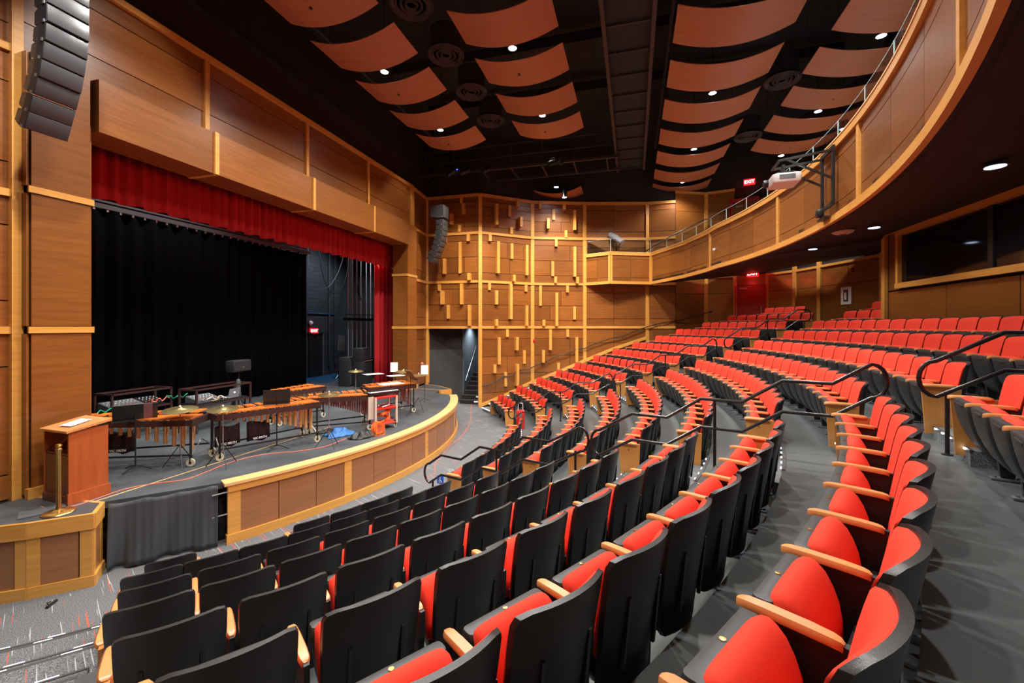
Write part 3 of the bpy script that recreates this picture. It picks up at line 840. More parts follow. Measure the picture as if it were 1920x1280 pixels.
# ------------------------------------------------------------------ stage
SXC, SYC, SR = 10.2, 14.99, 9.75
Z1 = 1.0
def sarc(x, r=SR):
    return SYC - sqrt(r*r-(x-SXC)**2)
arc = [(x, sarc(x, SR-.12)) for x in [5.52+i*(14.88-5.52)/40 for i in range(41)]]
poly = arc + [(15.1, 7.4), (16.3, 7.7), (16.3, 8.75), (15.4, 8.75), (15.4, 9.4), (21, 9.4), (21, 16), (-.5, 16), (-.5, 9.4), (4.9, 9.4), (4.9, 8.75), (3.65, 8.75), (3.65, 8.3), (4.35, 7.6), (5.45, 6.62)]
MB().prism(poly, .9, Z1).obj('floor_stage', M_stage, kind='structure')
MB().prism([(a*.998+.02, b+.12) for a, b in arc] + [(15.0, 9), (5.3, 9)], 0, .9).obj('wall_stage_core', M_black, kind='structure')
# fascia: cap, frieze, panels, plinth
fas = empty('wall_stage_fascia', (0, 0, 0), kind='structure')
t0 = math.degrees(math.asin((5.5-SXC)/SR)); t1 = math.degrees(math.asin((14.9-SXC)/SR))
cc = (SXC, SYC)
MB().sector(SR-.22, SR+.05, t0-.3, t1+.3, .965, 1.012, 60, cc).obj('cap', M_cap, fas)
MB().sector(SR-.06, SR+.03, t0, t1, .85, .965, 60, cc).obj('frieze', M_trim, fas)
MB().sector(SR-.06, SR+.04, t0-.1, t1+.1, .0, .15, 60, cc).obj('plinth', M_trim, fas)
npn = 14
for i in range(npn):
    a = t0+.6+(t1-t0-1.2)*i/npn; b = t0+.6+(t1-t0-1.2)*(i+1)/npn
    MB().sector(SR-.05, SR, a+.035, b-.035, .15, .85, 5, cc).obj('panel', M_fascia, fas)
for q in (0, 3, 7, 11, 14):
    a = t0+.6+(t1-t0-1.2)*q/npn
    dd = .5
    MB().sector(SR-.05, SR+.012, a-dd if q else t0, a+dd if q < 14 else t1, .15, .85, 2, cc).obj('stile', M_trim, fas)
# corner blocks either side
def corner(mx, nm):
    fx = (lambda x: x) if not mx else (lambda x: 2*CX-x)
    P_ = [(3.0, 8.9), (3.3, 8.2), (3.67, 7.68), (4.11, 7.2), (4.40, 7.52), (4.25, 8.9)]
    P_ = [(fx(a), b) for a, b in P_]
    o = empty(nm, (0, 0, 0), kind='structure')
    ins = [(CXb*.97+PX*.03, 0) for CXb, PX in ()]
    cxm = sum(p[0] for p in P_)/6; cym = sum(p[1] for p in P_)/6
    sh = lambda s_: [(cxm+(a-cxm)*s_, cym+(b-cym)*s_) for a, b in P_]
    MB().prism(sh(.93), .0, .98).obj('core', M_black, o)
    MB().prism(sh(.985), .97, 1.003).obj('floor_panel', M_stage, o)
    for i in range(len(P_)-1):
        a, b = P_[i], P_[i+1]; L_ = hypot(b[0]-a[0], b[1]-a[1]); rz = atan2(b[1]-a[1], b[0]-a[0]); c = ((a[0]+b[0])/2, (a[1]+b[1])/2)
        piece('top_band', M_trim, o, (c[0], c[1], .90), (L_+.02, .05, .21), rz)
        piece('plinth', M_trim, o, (c[0], c[1], .075), (L_+.03, .05, .15), rz)
        n = ((cxm-c[0]), (cym-c[1])); ln = hypot(*n); q = .02
        c2 = (c[0]+n[0]/ln*q, c[1]+n[1]/ln*q)
        wst = .13 if L_ > .45 else .09
        for e, (sx_, sy_) in ((a, ((b[0]-a[0])/L_, (b[1]-a[1])/L_)), (b, ((a[0]-b[0])/L_, (a[1]-b[1])/L_))):
            piece('stile', M_trim, o, (e[0]+sx_*wst/2+n[0]/ln*.012, e[1]+sy_*wst/2+n[1]/ln*.012, .47), (wst, .03, .66), rz)
        if L_ > .3: piece('panel', M_fascia, o, (c2[0], c2[1], .47), (L_-2*wst-.02, .025, .66), rz)
corner(False, 'wall_stage_corner_near'); corner(True, 'wall_stage_corner_far')
# skirt cloth over the gap at the left of the stage
mb = MB(); n = 90; secs = []
A2, B2 = Vector((4.43, 7.44, 0)), Vector((5.44, 6.58, 0)); d2 = (B2-A2).normalized(); nn = Vector((-d2.y, d2.x, 0))
if nn.y > 0: nn = -nn
for zi in range(13):
    v = zi/12; z = .99 - .96*v
    row = []
    for i in range(n+1):
        u = i/n
        wv = .045*sin(u*14+v*2.6+1.5*sin(u*5))+.014*sin(u*29+1+v*1.8)+.004*sin(u*83)
        p = A2.lerp(B2, u) + nn*(.03+wv*(.3+v)+.05*v)
        row.append((p.x, p.y, z + (.012*sin(u*30) if zi == 12 else 0) - (.02*abs(sin(u*10)) if zi == 0 else 0)))
    secs.append(row)
mb.loft(secs, closed_sec=False, caps=False)
sk = mb.obj('stage_skirt', M_skirt, label='black cloth skirt hanging over the gap at the left of the stage front', cat='curtain')
so = sk.modifiers.new('s', 'SOLIDIFY'); so.thickness = .006
# open gap beside the skirt with pipe ends
for zz in (.86, .50):
    MB().tube([(5.50, 6.44, zz), (5.34, 6.58, zz-.02)], .012).obj('pipe_end', M_steel, label='short bright pipe end sticking out of the dark stage gap, %s' % ('upper' if zz > .6 else 'lower'), cat='pipe')
MB().box((5.0, 7.35, .48), (1.35, .05, .95), -.7).obj('wall_stage_gap', M_black, kind='structure')

# drapes
def drape(name, x0, x1, y, z0, z1, mat, amp, freq, label, cat='curtain', hem=0, n=None, yslant=0, jag=.4):
    n = n or int((x1-x0)*freq*8); mb = MB(); secs = []
    for v in (0, .25, .5, .75, 1):
        row = []
        for i in range(n+1):
            u = i/n; x = x0+(x1-x0)*u; ph = x*freq*2*pi
            yy = y+yslant*u + amp*(sin(ph)+jag*sin(ph*.43+1.3)+.3*sin(ph*1.9+x))*(1-.2*v)
            row.append((x, yy, z1+(z0-z1)*v + (hem*sin(ph*.5) if v == 1 else 0)))
        secs.append(row)
    mb.loft(secs, closed_sec=False, caps=False)
    o = mb.obj(name, mat, label=label, cat=cat)
    s_ = o.modifiers.new('s', 'SOLIDIFY'); s_.thickness = .01
    return o
drape('red_valance', 4.9, 16.0, 9.75, EYE+2.42, EYE+3.4, M_curtain, .05, 4.2, 'gathered red velour valance across the top of the stage opening', hem=.02)
drape('red_leg_curtain', 15.25, 17.0, 10.2, Z1+.02, EYE+2.7, M_curtain, .06, 3.2, 'red velour leg curtain hanging at the far side of the stage')
drape('black_traveller_curtain', 4.0, 15.0, 13.3, Z1+.03, EYE+3.02, M_velour, .09, 2.2, 'wide black velour curtain closing off the back of the stage')
MB().box((10.45, 9.78, 7.32), (11.2, .36, .56)).obj('wall_header_back', M_dark, kind='structure')
tr = empty('curtain_track', (9.8, 13.25, EYE+3.10), label='pale grey steel track with carriers above the black curtain', cat='track')
piece('track_channel', M_grey, tr, (0, 0, 0), (10.6, .12, .12)); piece('track_channel', M_grey, tr, (0, .1, .16), (10.6, .05, .05))
for i in range(36): piece('carrier', M_steel, tr, (-5.2+i*.295, -.02, -.09), (.05, .05, .07))
# stage house walls
wsb = MB().box((9, 15.75, 6), (24, .2, 12)).obj('wall_stagehouse_back', M_block, kind='structure')
MB().box((21.3, 12.4, 6), (.2, 6.4, 12)).obj('wall_stagehouse_far', M_dark, kind='structure')
MB().box((-.8, 12.4, 6), (.2, 6.4, 12)).obj('wall_stagehouse_near', M_dark, kind='structure')
MB().box((10, 12.5, 10.5), (22, 7, .1)).obj('ceiling_stagehouse', M_dark, kind='structure')
MB().box((18.3, 14.6, 1.006), (3.6, 2.1, .012)).obj('floor_blue_area', M_bluefloor, kind='structure')
d3 = empty('door_3', (onY(592, 640, 15.6)[0], 15.6, Z1), kind='structure')
piece('door_leaf', M_blackm, d3, (0, .02, 1.1), (.95, .06, 2.2)); piece('door_frame', M_grey, d3, (.5, 0, 1.12), (.07, .12, 2.24)); piece('door_frame', M_dark, d3, (0, 0, 2.25), (1.07, .12, .08))
# exit signs
def exit_sign(loc, rz, label, s_=1.0):
    o = empty('exit_sign', loc, rz, label=label, cat='exit sign', group='illuminated red exit signs')
    piece('housing', M_exit, o, (0, 0, 0), (.34*s_, .05, .20*s_))
    c = bpy.data.curves.new('lettering', 'FONT'); c.body = 'EXIT'; c.size = .15*s_; c.align_x = 'CENTER'; c.align_y = 'CENTER'; c.extrude = .004; c.materials.append(M_exitw)
    t = link(font_mesh(c, 'lettering'), 'lettering', o, (0, -.03, 0)); t.rotation_euler = (pi/2, 0, 0)
    return o
def face(x, y): return atan2(-x, y)*0 + (atan2(y, x) - pi/2)
x, z = onY(588, 620, 15.55); exit_sign((x, 15.52, z), face(x, 15.5)*.4, 'red lit exit sign backstage above the dark door', 1.2)
h = seg_hit(1405, REAR); l, P2, s_ = h; exit_sign((P2[0]*.985, P2[1]*.985, EYE+(611-341)/800*l*.985), face(*P2), 'red lit exit sign above the balcony door', 1.3)
h = seg_hit(1411, REAR); l, P2, s_ = h; exit_sign((P2[0]*.985, P2[1]*.985, EYE+(611-513)/800*l*.985), face(*P2), 'red lit exit sign above the red door under the balcony', 1.35)
lp = bpy.data.lights.new('exit_glow', 'POINT'); lp.energy = 6; lp.color = (1, .04, .03); lp.shadow_soft_size = .1
lo = bpy.data.objects.new('exit_glow', lp); COL.objects.link(lo); lo.location = (P2[0]*.955, P2[1]*.955, EYE+(611-525)/800*l*.955)

# fly ropes and rigging at the far side
o = empty('rope_lockrail', (18.6, 12.6, Z1), label='row of pale vertical fly ropes with lock rail at the stage side', cat='rigging')
ropeX = [653, 661, 669, 677, 687, 695, 703]
for i, px in enumerate(ropeX):
    x, z = onY(px, 600, 12.6); MB().tube([(x-18.6, .0, .9), (x-18.6, 0, 8.5)], .022, 6).obj('rope', M_rope, o)
x0, z0 = onY(645, 598, 12.55); x1, _ = onY(705, 598, 12.55)
piece('lock_rail', M_blackm, o, ((x0+x1)/2-18.6, -.08, z0-Z1), (x1-x0, .15, .12)); piece('guard_bar', M_blackm, o, ((x0+x1)/2-18.6, -.12, z0-Z1+.22), (x1-x0, .03, .03))
piece('weight_stack', M_blackm, o, ((x0+x1)/2-18.6, .1, .5), (x1-x0, .3, 1.0))
for i in range(3):
    xx, zz = onY(676, 528, 12.4); mbx = MB().tube([(xx-18.6+.25*cos(a*pi/8)*(1-.1*i), -.2-.02*i, zz-Z1-.35+.42*sin(a*pi/8)*(1+.1*i)) for a in range(-9, 2)], .014, 6)
    mbx.obj('cable_coil', M_blackm, o)
MB().tube([(onY(598, 470, 14.5)[0], 14.5, 10.46)] + [(onY(598+t_*56, 0, 14.5)[0], 14.5, onY(600, 470+75*(1-(2*t_-1)**2)**.7+6*t_, 14.5)[1]) for t_ in [i/12 for i in range(13)]], .018, 6).obj('hanging_cable', M_blackm, label='black cable swagging in a loop on the grey backstage wall', cat='cable')
MB().tube([(onY(577, 0, 14.8)[0], 14.8, 10.46)] + [(onY(578+t_*68, 0, 14.8)[0], 14.8, onY(600, 500+48*(1-(2*t_-1)**2)**.8-40*t_*t_, 14.8)[1]) for t_ in [i/12 for i in range(13)]], .013, 6).obj('hanging_cable', M_grey, label='thin grey cable hanging behind the black loop backstage', cat='cable')
xa, za = onY(578, 587, 15.6); xb_, zb = onY(629, 589, 15.6)
MB().tube([(xa, 15.6, za), (xb_, 15.6, za), (xb_, 15.6, za+.3)], .03, 8).obj('conduit', M_conduit, label='blue pipe running across the backstage wall above the exit sign', cat='pipe')
for px in (617, 628): x, z = onY(px, 500, 15.6); MB().tube([(x, 15.58, 1.5), (x, 15.58, 9)], .06, 8).obj('wall_pipe', M_block, label='dark vertical pipe on the backstage wall, %s of the pair' % ('left' if px == 617 else 'right'), cat='pipe')
x, z = onY(586, 605, 15.4); MB().lathe([(.02, -.1), (.09, -.06), (.11, 0), (.09, .07), (.0, .11)], (x, 15.5, z), 14).obj('wall_lamp', M_white, label='small white globe lamp above the backstage exit sign', cat='lamp')

# ------------------------------------------------------------------ things on the stage
# lectern
P0 = Vector((4.20, 7.88, 0)); P1 = Vector((4.66, 7.85, 0)); P2v = Vector((4.28, 8.50, 0))
lec = empty('lectern', (4.45, 8.17, Z1), -.06, label='cherry wood lectern with open shelf side at the stage corner', cat='lectern')
W_, D_ = .47, .62
piece('side_panel', M_lectern, lec, (0, -D_/2+.012, .535), (W_, .025, 1.07)); piece('side_panel', M_lectern, lec, (0, D_/2-.012, .535), (W_, .025, 1.07))
piece('front_panel', M_lectern, lec, (W_/2-.012, 0, .52), (.025, D_-.05, 1.02))
piece('shelf', M_lecdark, lec, (-.01, 0, .72), (W_-.05, D_-.05, .025)); piece('shelf', M_lecdark, lec, (-.01, 0, .36), (W_-.05, D_-.05, .025))
piece('door', M_lecdark, lec, (-W_/2+.02, 0, .36), (.025, D_-.06, .68))
bt = MB()
bt.loft([[(-.27, -.34, 1.045), (.27, -.34, 1.13), (.27, -.34, 1.165), (-.27, -.34, 1.075)], [(-.27, .34, 1.045), (.27, .34, 1.13), (.27, .34, 1.165), (-.27, .34, 1.075)]], smooth=False)
bt.obj('top', M_arm, lec)
piece('base_trim', M_lectern, lec, (0, -D_/2-.012, .08), (W_+.04, .03, .16)); piece('base_trim', M_lecdark, lec, (-W_/2, 0, .06), (.03, D_, .12))
pp = MB().box((0, 0, 0), (.28, .22, .004), M=Matrix.Rotation(-.165, 3, 'Y')).obj('sheet_music', M_paper, loc=(4.43, 8.15, 2.135), rz=.1, label='white paper lying on the lectern top', cat='paper')
# stanchion
MB().lathe([(.17, 0), (.175, .012), (.16, .028), (.09, .04), (.04, .06), (.028, .09), (.026, .10), (.026, .86), (.034, .87), (.034, .89), (.022, .90), (.022, .915), (.038, .935), (.03, .955), (0, .965)], (0,0,0), 24).obj('stanchion', M_brass, loc=(3.98, 7.67, Z1+.004), label='polished brass rope stanchion in front of the lectern', cat='stanchion')
MB().box((3.95, 7.95, 1.012), (.45, .3, .012), -.5).obj('floor_mat', M_grey, label='thin dark mat under the cord beside the lectern', cat='mat')

def text(parent, body, size, loc, rot, mat, name='lettering'):
    c = bpy.data.curves.new(name, 'FONT'); c.body = body; c.size = size; c.align_x = 'CENTER'; c.extrude = .002; c.offset = .002; c.materials.append(mat)
    t = link(font_mesh(c, name), name, parent, loc); t.rotation_euler = rot; return t

def wheel(mb_parent, loc, r=.075):
    t = MB().lathe([(r*.55, -.018), (r*.92, -.02), (r, -.01), (r, .01), (r*.92, .02), (r*.55, .018)], (0,0,0), 18, M=Matrix.Rotation(pi/2, 3, 'X')).obj('caster', M_tire, mb_parent, loc=loc)
    MB().lathe([(r*.3, -.026), (r*.35, 0), (r*.3, .026)], (0,0,0), 10, M=Matrix.Rotation(pi/2, 3, 'X')).obj('hub', M_blackm, t)
    MB().bar((0, .03, 0), (0, .03, .13), .03, .01).bar((0, -.03, 0), (0, -.03, .13), .03, .01).box((0, 0, .13), (.03, .07, .02)).obj('fork', M_blackm, t)
def marimba(name, label, A, B, wa, wb, zt, nb_=30, low_at_b=True, rmat=None, tube_max=.62, frame=None, mats=0, thin=False, sgn=1):
    """A, B: centre of the two ends on plan; wa, wb widths there. Low notes (long tubes) at B."""
    A = Vector((*A, 0)); B = Vector((*B, 0)); d = B-A; L_ = d.length; rz = atan2(d.y, d.x)
    o = empty(name, (A.x, A.y, Z1), rz, label=label, cat='marimba')
    fr = frame or M_frame; rm = rmat or M_reson
    hz = zt - Z1
    for s_ in (-1, 1):
        MB().bar((0, s_*wa/2, hz-.07), (L_, s_*wb/2, hz-.07), .03, .10).obj('rail', fr, o)
        MB().bar((0.02, s_*wa/2*.96, .22), (L_-.02, s_*wb/2*.96, .22), .025, .03).obj('lower_rail', M_blackm, o)
    piece('end_board', fr, o, (-.015, 0, hz-.07), (.04, wa+.04, .13)); piece('end_board', fr, o, (L_+.015, 0, hz-.07), (.04, wb+.04, .13))
    for xx, wd in ((.03, wa), (L_-.03, wb)):
        for s_ in (-1, 1):
            MB().tube([(xx, s_*wd*.45, hz-.12), (xx, s_*wd*.45, .16)], .02, 8).obj('leg', M_blackm, o)
            wheel(o, (xx, s_*wd*.45, .077))
        MB().tube([(xx, -wd*.45, .2), (xx, 0, .42), (xx, wd*.45, .2)], .012, 6).obj('cross_brace', M_steel, o)
    for i in range(nb_):
        u = (i+.5)/nb_; x = L_*u; wd = wa+(wb-wa)*u; bl = wd*.52
        piece('bar', M_bars, o, (x, -wd*.5+bl*.5-.01, hz+.012), (L_/nb_*.86, bl, .022))
        if (i % 7) not in (2, 6) and i < nb_-1:
            piece('bar', M_bars, o, (x+L_/nb_*.5, wd*.5-bl*.44, hz+.04), (L_/nb_*.78, bl*.9, .022))
        tl = .10 + (tube_max-.10)*u**1.5
        for s_ in (-1, 1):
            if s_ > 0 and (i % 7) in (2, 6): continue
            tl2 = tl if s_ < 0 else tl*.9
            rr = (.020+.018*u) if not thin else L_/nb_*.36
            if not thin and i % 2: continue
            MB().tube([(x, s_*wd*.22, hz-.04), (x, s_*wd*.22, hz-.04-tl2)], rr, 8).obj('resonator_tube', rm, o)
    if mats:
        for q in range(mats):
            xc = L_*(.12+.30*q); mm = MB(); secs = []
            for v in (0, .3, .6, 1):
                secs.append([(xc-.22+.44*i/8, -wa*.05+.03*sin(i*1.7+v*2), .62-.40*v+.02*sin(i)) for i in range(9)])
            mm.loft(secs, closed_sec=False, caps=False); mt = mm.obj('mallet_bag', M_bag, o); sd = mt.modifiers.new('s', 'SOLIDIFY'); sd.thickness = .02
            text(mt, 'VIC FIRTH', .06, (xc, -wa*.05-.06, .26), (pi/2, 0, 0), M_white)
    return o
M1 = marimba('marimba', 'long marimba with orange bars partly hidden behind the lectern', (5.25, 10.15), (6.33, 8.02), .45, .86, 1.88, 32, mats=2)
M2o = marimba('marimba', 'long marimba with gold tubes at the centre of the stage front', (6.42, 7.86), (8.16, 7.12), .46, .80, 1.90, 34, mats=2)
M3o = marimba('marimba', 'marimba with pinkish brown tubes beside the red cart', (8.55, 7.55), (9.55, 6.55), .42, .80, 1.88, 26, rmat=M_resonp, thin=True, tube_max=.52)
piece('end_cover', M_cream, M3o, (hypot(1.0, 1.0)-.02, -.43, .56), (.13, .03, .56))
M4o = marimba('marimba', 'marimba farthest right on the stage with brown tubes and sheet music', (10.55, 7.35), (11.75, 6.65), .45, .8, 1.86, 24, rmat=M_resonp)
M5o = marimba('xylophone', 'small xylophone standing behind the marimbas in front of the curtain', (9.0, 9.0), (10.3, 8.75), .4, .6, 1.88, 22)
M5o['category'] = 'xylophone'

def cymbal(px, py, wpx, z, label):
    x, y = un(px, py, z); dist = x*FX+y*FY; r = wpx/2/800*dist
    o = empty('cymbal', (x, y, Z1), 0, label=label, cat='cymbal', group='bronze cymbals on stands')
    c = MB().lathe([(.004, .02), (.03, .018), (.05, .004), (r*.6, -.006), (r, -.022), (r, -.025), (r*.6, -.01), (.05, 0)], (0,0,0), 28).obj('disc', M_cym, o, loc=(0, 0, z-Z1)); c.rotation_euler = (.06, -.09, 0)
    MB().tube([(0, 0, .25), (0, 0, z-Z1+.05)], .010, 8).obj('stand_tube', M_steel, o)
    MB().lathe([(.016, 0), (.018, .02), (0, .03)], (0, 0, z-Z1+.03), 8).obj('wing_nut', M_white, o)
    for a in (0, 2.1, 4.2): MB().tube([(0, 0, .42), (.28*cos(a), .28*sin(a), .01)], .008, 6).obj('leg', M_blackm, o)
cymbal(337.6, 765.6, 57, 2.08, 'bronze cymbal hanging above the marimba nearest the lectern')
cymbal(418, 764.7, 52, 2.08, 'bronze cymbal above the left end of the centre marimba')
cymbal(617, 738, 38, 2.15, 'bronze cymbal above the pinkish tubed marimba')
cymbal(667, 694.5, 26, 2.15, 'small cymbal in front of the black speaker cabinets')
cymbal(757, 695, 30, 2.15, 'cymbal by the sheet music near the far pier')
cymbal(785, 702, 26, 2.12, 'cymbal beneath the white sheet at the stage end')

def music_stand(px, py, label, zdesk, wd, tilt=.35, sheet=False, face_=None, dx=0, h=.32):
    x, y = un(px, py, Z1); o = empty('music_stand', (x, y, Z1), face(x, y) if face_ is None else face_, label=label, cat='music stand', group='black music stands')
    MB().tube([(0, 0, .06), (0, 0, zdesk-Z1)], .011, 8).obj('pole', M_blackm, o)
    for a in (-.5, 2.1, 4.0): MB().tube([(0, 0, .09), (.14*cos(a), .14*sin(a), .05), (.26*cos(a), .26*sin(a), .008)], .009, 6).obj('foot', M_blackm, o)
    Mx = Matrix.Rotation(-tilt, 3, 'X')
    dk = MB(); dk.box((0, 0, 0), (wd, .012, h), M=Mx); dk.box(Mx @ Vector((0, -.03, -h/2)), (wd, .06, .01), M=Mx)
    d_ = dk.obj('desk', M_blackm, o, loc=(dx, 0, zdesk-Z1+.05))
    if sheet:
        MB().box(Mx @ Vector((wd*.28, -.012, .0)), (wd*.2, .006, h*1.05), M=Mx).obj('side_sheet', M_towel if sheet == 2 else M_paper, d_)
music_stand(253.9, 880.7, 'music stand with wide black desk behind the lectern', 2.0, .62, -.45, 2)
music_stand(519, 841.5, 'music stand with empty black desk before the centre marimba', 2.06, .50, -.25, 0, h=.30)
music_stand(770, 777, 'music stand at the far right of the stage', 2.10, .34, .6, 0, face_=1.0)
for px, py, z, s_, lab, t_ in ((700, 701, 1.95, 1, 'white score lying flat on a stand left of the far curtain', 0), (733, 719, 2.0, 1, 'white score sheet on the far right marimba', 0), (742, 704, 2.05, .8, 'white score sheet behind the far right marimba', 0), (742.5, 688, 2.2, .7, 'upright white sheet on a stand before the far pier', 1), (787, 693, 2.25, .7, 'upright white sheet at the very end of the stage', 1)):
    x, y = un(px, py, z) if not t_ else un(px, 735, 1.45)
    if t_: x, y = (13.0, 7.9) if px < 760 else (13.3, 6.9); z = EYE+(611-py)/800*(x*FX+y*FY)
    m_ = MB().box((0, 0, 0), (.62*s_, .40*s_ if not t_ else .01, .006 if not t_ else .42))
    if t_: m_ = MB().box((0, 0, 0), (.24, .01, .34), M=Matrix.Rotation(-.5, 3, 'X'))
    so_ = empty('score_stand', (x, y, Z1), -.55 if not t_ else face(x, y), label=lab, cat='score', group='white scores on stands')
    link(m_.mesh('sheet', M_paper), 'sheet', so_, (0, 0, z-Z1))
    MB().tube([(0, .02, .02), (0, .02, z-Z1-.02)], .01, 6).obj('pole', M_blackm, so_)
    for a in (.5, 2.6, 4.7): MB().tube([(0, .02, .1), (.2*cos(a), .02+.2*sin(a), .01)], .008, 6).obj('foot', M_blackm, so_)

# two black pipe frames with electronics tables behind
def frame_(x0, x1, y, label, zt=2.07):
    o = empty('guard_barrier', (x0, y, Z1), label=label, cat='frame', group='black pipe frames on the stage'); L_ = x1-x0; H_ = zt-Z1
    for dy in (0, .55):
        for xx in (0, L_): MB().bar((xx, dy, 0), (xx, dy, H_), .04, .04).obj('upright', M_frame, o)
        MB().bar((0, dy, H_-.02), (L_, dy, H_-.02), .04, .04).obj('top_rail', M_frame, o)
        MB().bar((0, dy, H_-.42), (L_, dy, H_-.42), .04, .04).obj('middle_rail', M_frame, o)
    for xx in (0, L_): MB().bar((xx, 0, H_-.02), (xx, .55, H_-.02), .04, .04).obj('side_rail', M_frame, o)
frame_(6.73, 8.0, 11.2, 'black pipe frame round the mixing gear at the left')
frame_(7.80, 9.3, 10.1, 'black pipe frame round the laptop and keyboards')
def table(x, y, w_, d_, z, label):
    o = empty('equipment_table', (x, y, Z1), label=label, cat='table', group='black equipment tables')
    piece('top', M_blackm, o, (0, 0, z-Z1), (w_, d_, .04))
    for a in (-1, 1):
        for b in (-1, 1): piece('leg', M_blackm, o, (a*(w_/2-.04), b*(d_/2-.04), (z-Z1)/2-.01), (.03, .03, z-Z1-.02))
table(7.36, 11.5, 1.2, .5, 1.66, 'black table carrying the mixing gear behind the left frame')
table(8.55, 10.4, 1.4, .5, 1.68, 'black table carrying laptop and cables behind the right frame')
def mixer(x, y, z, w_, label, mat=M_grey):
    o = empty('mixing_desk', (x, y, z), label=label, cat='mixer', group='mixing desks and synth modules')
    MB().loft([[(-w_/2, -.2, 0), (-w_/2, .2, 0), (-w_/2, .2, .16), (-w_/2, -.2, .06)], [(w_/2, -.2, 0), (w_/2, .2, 0), (w_/2, .2, .16), (w_/2, -.2, .06)]], smooth=False).obj('body', mat, o)
    for i in range(int(w_/.08)):
        for j in range(3): MB().lathe([(.012, 0), (.009, .02), (0, .022)], (-w_/2+.06+i*.08, -.12+j*.11, .08+.028*j), 6).obj('knob', M_white if j else M_cord, o)
mixer(7.1, 11.5, 1.69, .7, 'grey mixing desk with pale knobs behind the left pipe frame')
mixer(7.68, 11.5, 1.69, .4, 'small black mixer right of the grey desk', M_blackm)
mixer(8.2, 10.4, 1.71, .6, 'keyboard mixer left of the silver laptop')
lp_ = empty('laptop', (8.85, 10.3, 1.71), .1, label='open silver laptop on the equipment table', cat='laptop')
MB().bbox((0, 0, .01), (.34, .24, .018), .005).obj('keyboard_base', M_silver, lp_); MB().box((0, 0, 0), (.34, .012, .23), M=Matrix.Rotation(.25, 3, 'X')).obj('lid', M_silver, lp_, loc=(0, -.14, .13))
MB().lathe([(.02, 0), (.02, .002), (0, .003)], n=12, M=Matrix.Rotation(pi/2, 3, 'X')).obj('lid_emblem', M_led, lp_, loc=(0, -.15, .14))
MB().lathe([(.07, 0), (.07, .02), (.05, .3), (.06, .36), (.045, .44), (0, .46)], (0,0,0), 14).obj('water_jug', M_grey, loc=(9.15, 10.35, 1.70), label='grey blender like jug at the right of the laptop', cat='jug')
MB().lathe([(.035, 0), (.035, .08), (.03, .14), (0, .145)], (0,0,0), 12).obj('paper_cup', M_white, loc=(9.05, 10.5, 1.70), label='white cup standing on the equipment table by the laptop', cat='cup')
random.seed(3)
for i, (xa, ya, xb2, yb2, zz, mt, lb) in enumerate(((6.3, 10.9, 6.95, 11.3, 1.75, M_green, 'green cable hanging off the left mixing table'), (7.9, 11.2, 8.3, 11.0, 1.82, M_green, 'green cable between the two pipe frames'), (7.5, 11.2, 7.9, 11.1, 1.80, M_cord, 'red cable loop on the left mixing table'), (8.0, 10.2, 8.6, 10.15, 1.78, M_white, 'white tangled cable on the right table'), (8.25, 10.15, 8.5, 10.1, 1.76, M_tan, 'tan box strip on the right table'))):
    pts = [(xa+(xb2-xa)*t_/8+random.uniform(-.03, .03), ya+(yb2-ya)*t_/8+random.uniform(-.05, .05), zz+.05*sin(t_*1.7+i)) for t_ in range(9)]
    MB().tube(pts, .012, 6).obj('cable', mt, label=lb, cat='cable')
# monitor speaker on stand
x, y = un(531, 728, 1.6) if False else (9.6, 11.2)
o = empty('monitor_speaker', (10.0, 11.3, Z1), .1, label='wide black monitor speaker raised on a stand before the curtain', cat='speaker')
MB().bbox((0, 0, 1.42), (.66, .3, .34), .04).obj('cabinet', M_speaker, o); piece('grille', M_speaker, o, (0, -.152, 1.42), (.58, .01, .27)); piece('badge', M_steel, o, (0, -.16, 1.38), (.06, .006, .02))
MB().tube([(0, 0, 0), (0, 0, 1.26)], .02).obj('stand_pole', M_blackm, o)
for a in (0, 2.1, 4.2): MB().tube([(0, 0, .5), (.4*cos(a), .4*sin(a), .02)], .014, 6).obj('leg', M_blackm, o)
# big speaker cabinets at the wing
for i, (px, y_, z_, w_, h_, lb) in enumerate(((681, 11.3, 1.0, .75, 1.1, 'large black subwoofer cabinet at the far wing'), (678, 11.35, 2.1, .70, .55, 'black speaker cabinet stacked on the subwoofer'), (652, 12.0, 1.0, .65, 1.25, 'tall black cabinet behind the subwoofer'))):
    x = onY(px, 700, y_)[0]
    o = empty('speaker_cabinet', (x, y_, z_), .15, label=lb, cat='speaker', group='black cabinets at the wing')
    MB().bbox((0, 0, h_/2), (w_, .5, h_), .03).obj('cabinet', M_speaker, o); piece('grille', M_grey, o, (0, -.252, h_/2), (w_-.1, .01, h_-.12))
    if i == 0: piece('edge_strip', M_tan, o, (0, -.25, h_), (w_, .02, .03))
# folded seats rack backstage (pale folded board on a trolley)
x, z = onY(640, 658, 14.0)
o = empty('folding_trolley', (x, 14.0, Z1), .2, label='tilted pale board on a tubular steel trolley backstage', cat='trolley')
MB().box((0, 0, 1.75), (.62, .05, .75), M=Matrix.Rotation(.12, 3, 'Y')).obj('board', M_steel, o)
for s_ in (-1, 1):
    MB().tube([(s_*.3, -.3, .03), (s_*-.05, 0, 1.3)], .02).obj('leg', M_blackm, o); MB().tube([(s_*.35, .1, .03), (s_*-.2, 0, .5)], .02).obj('foot', M_steel, o)
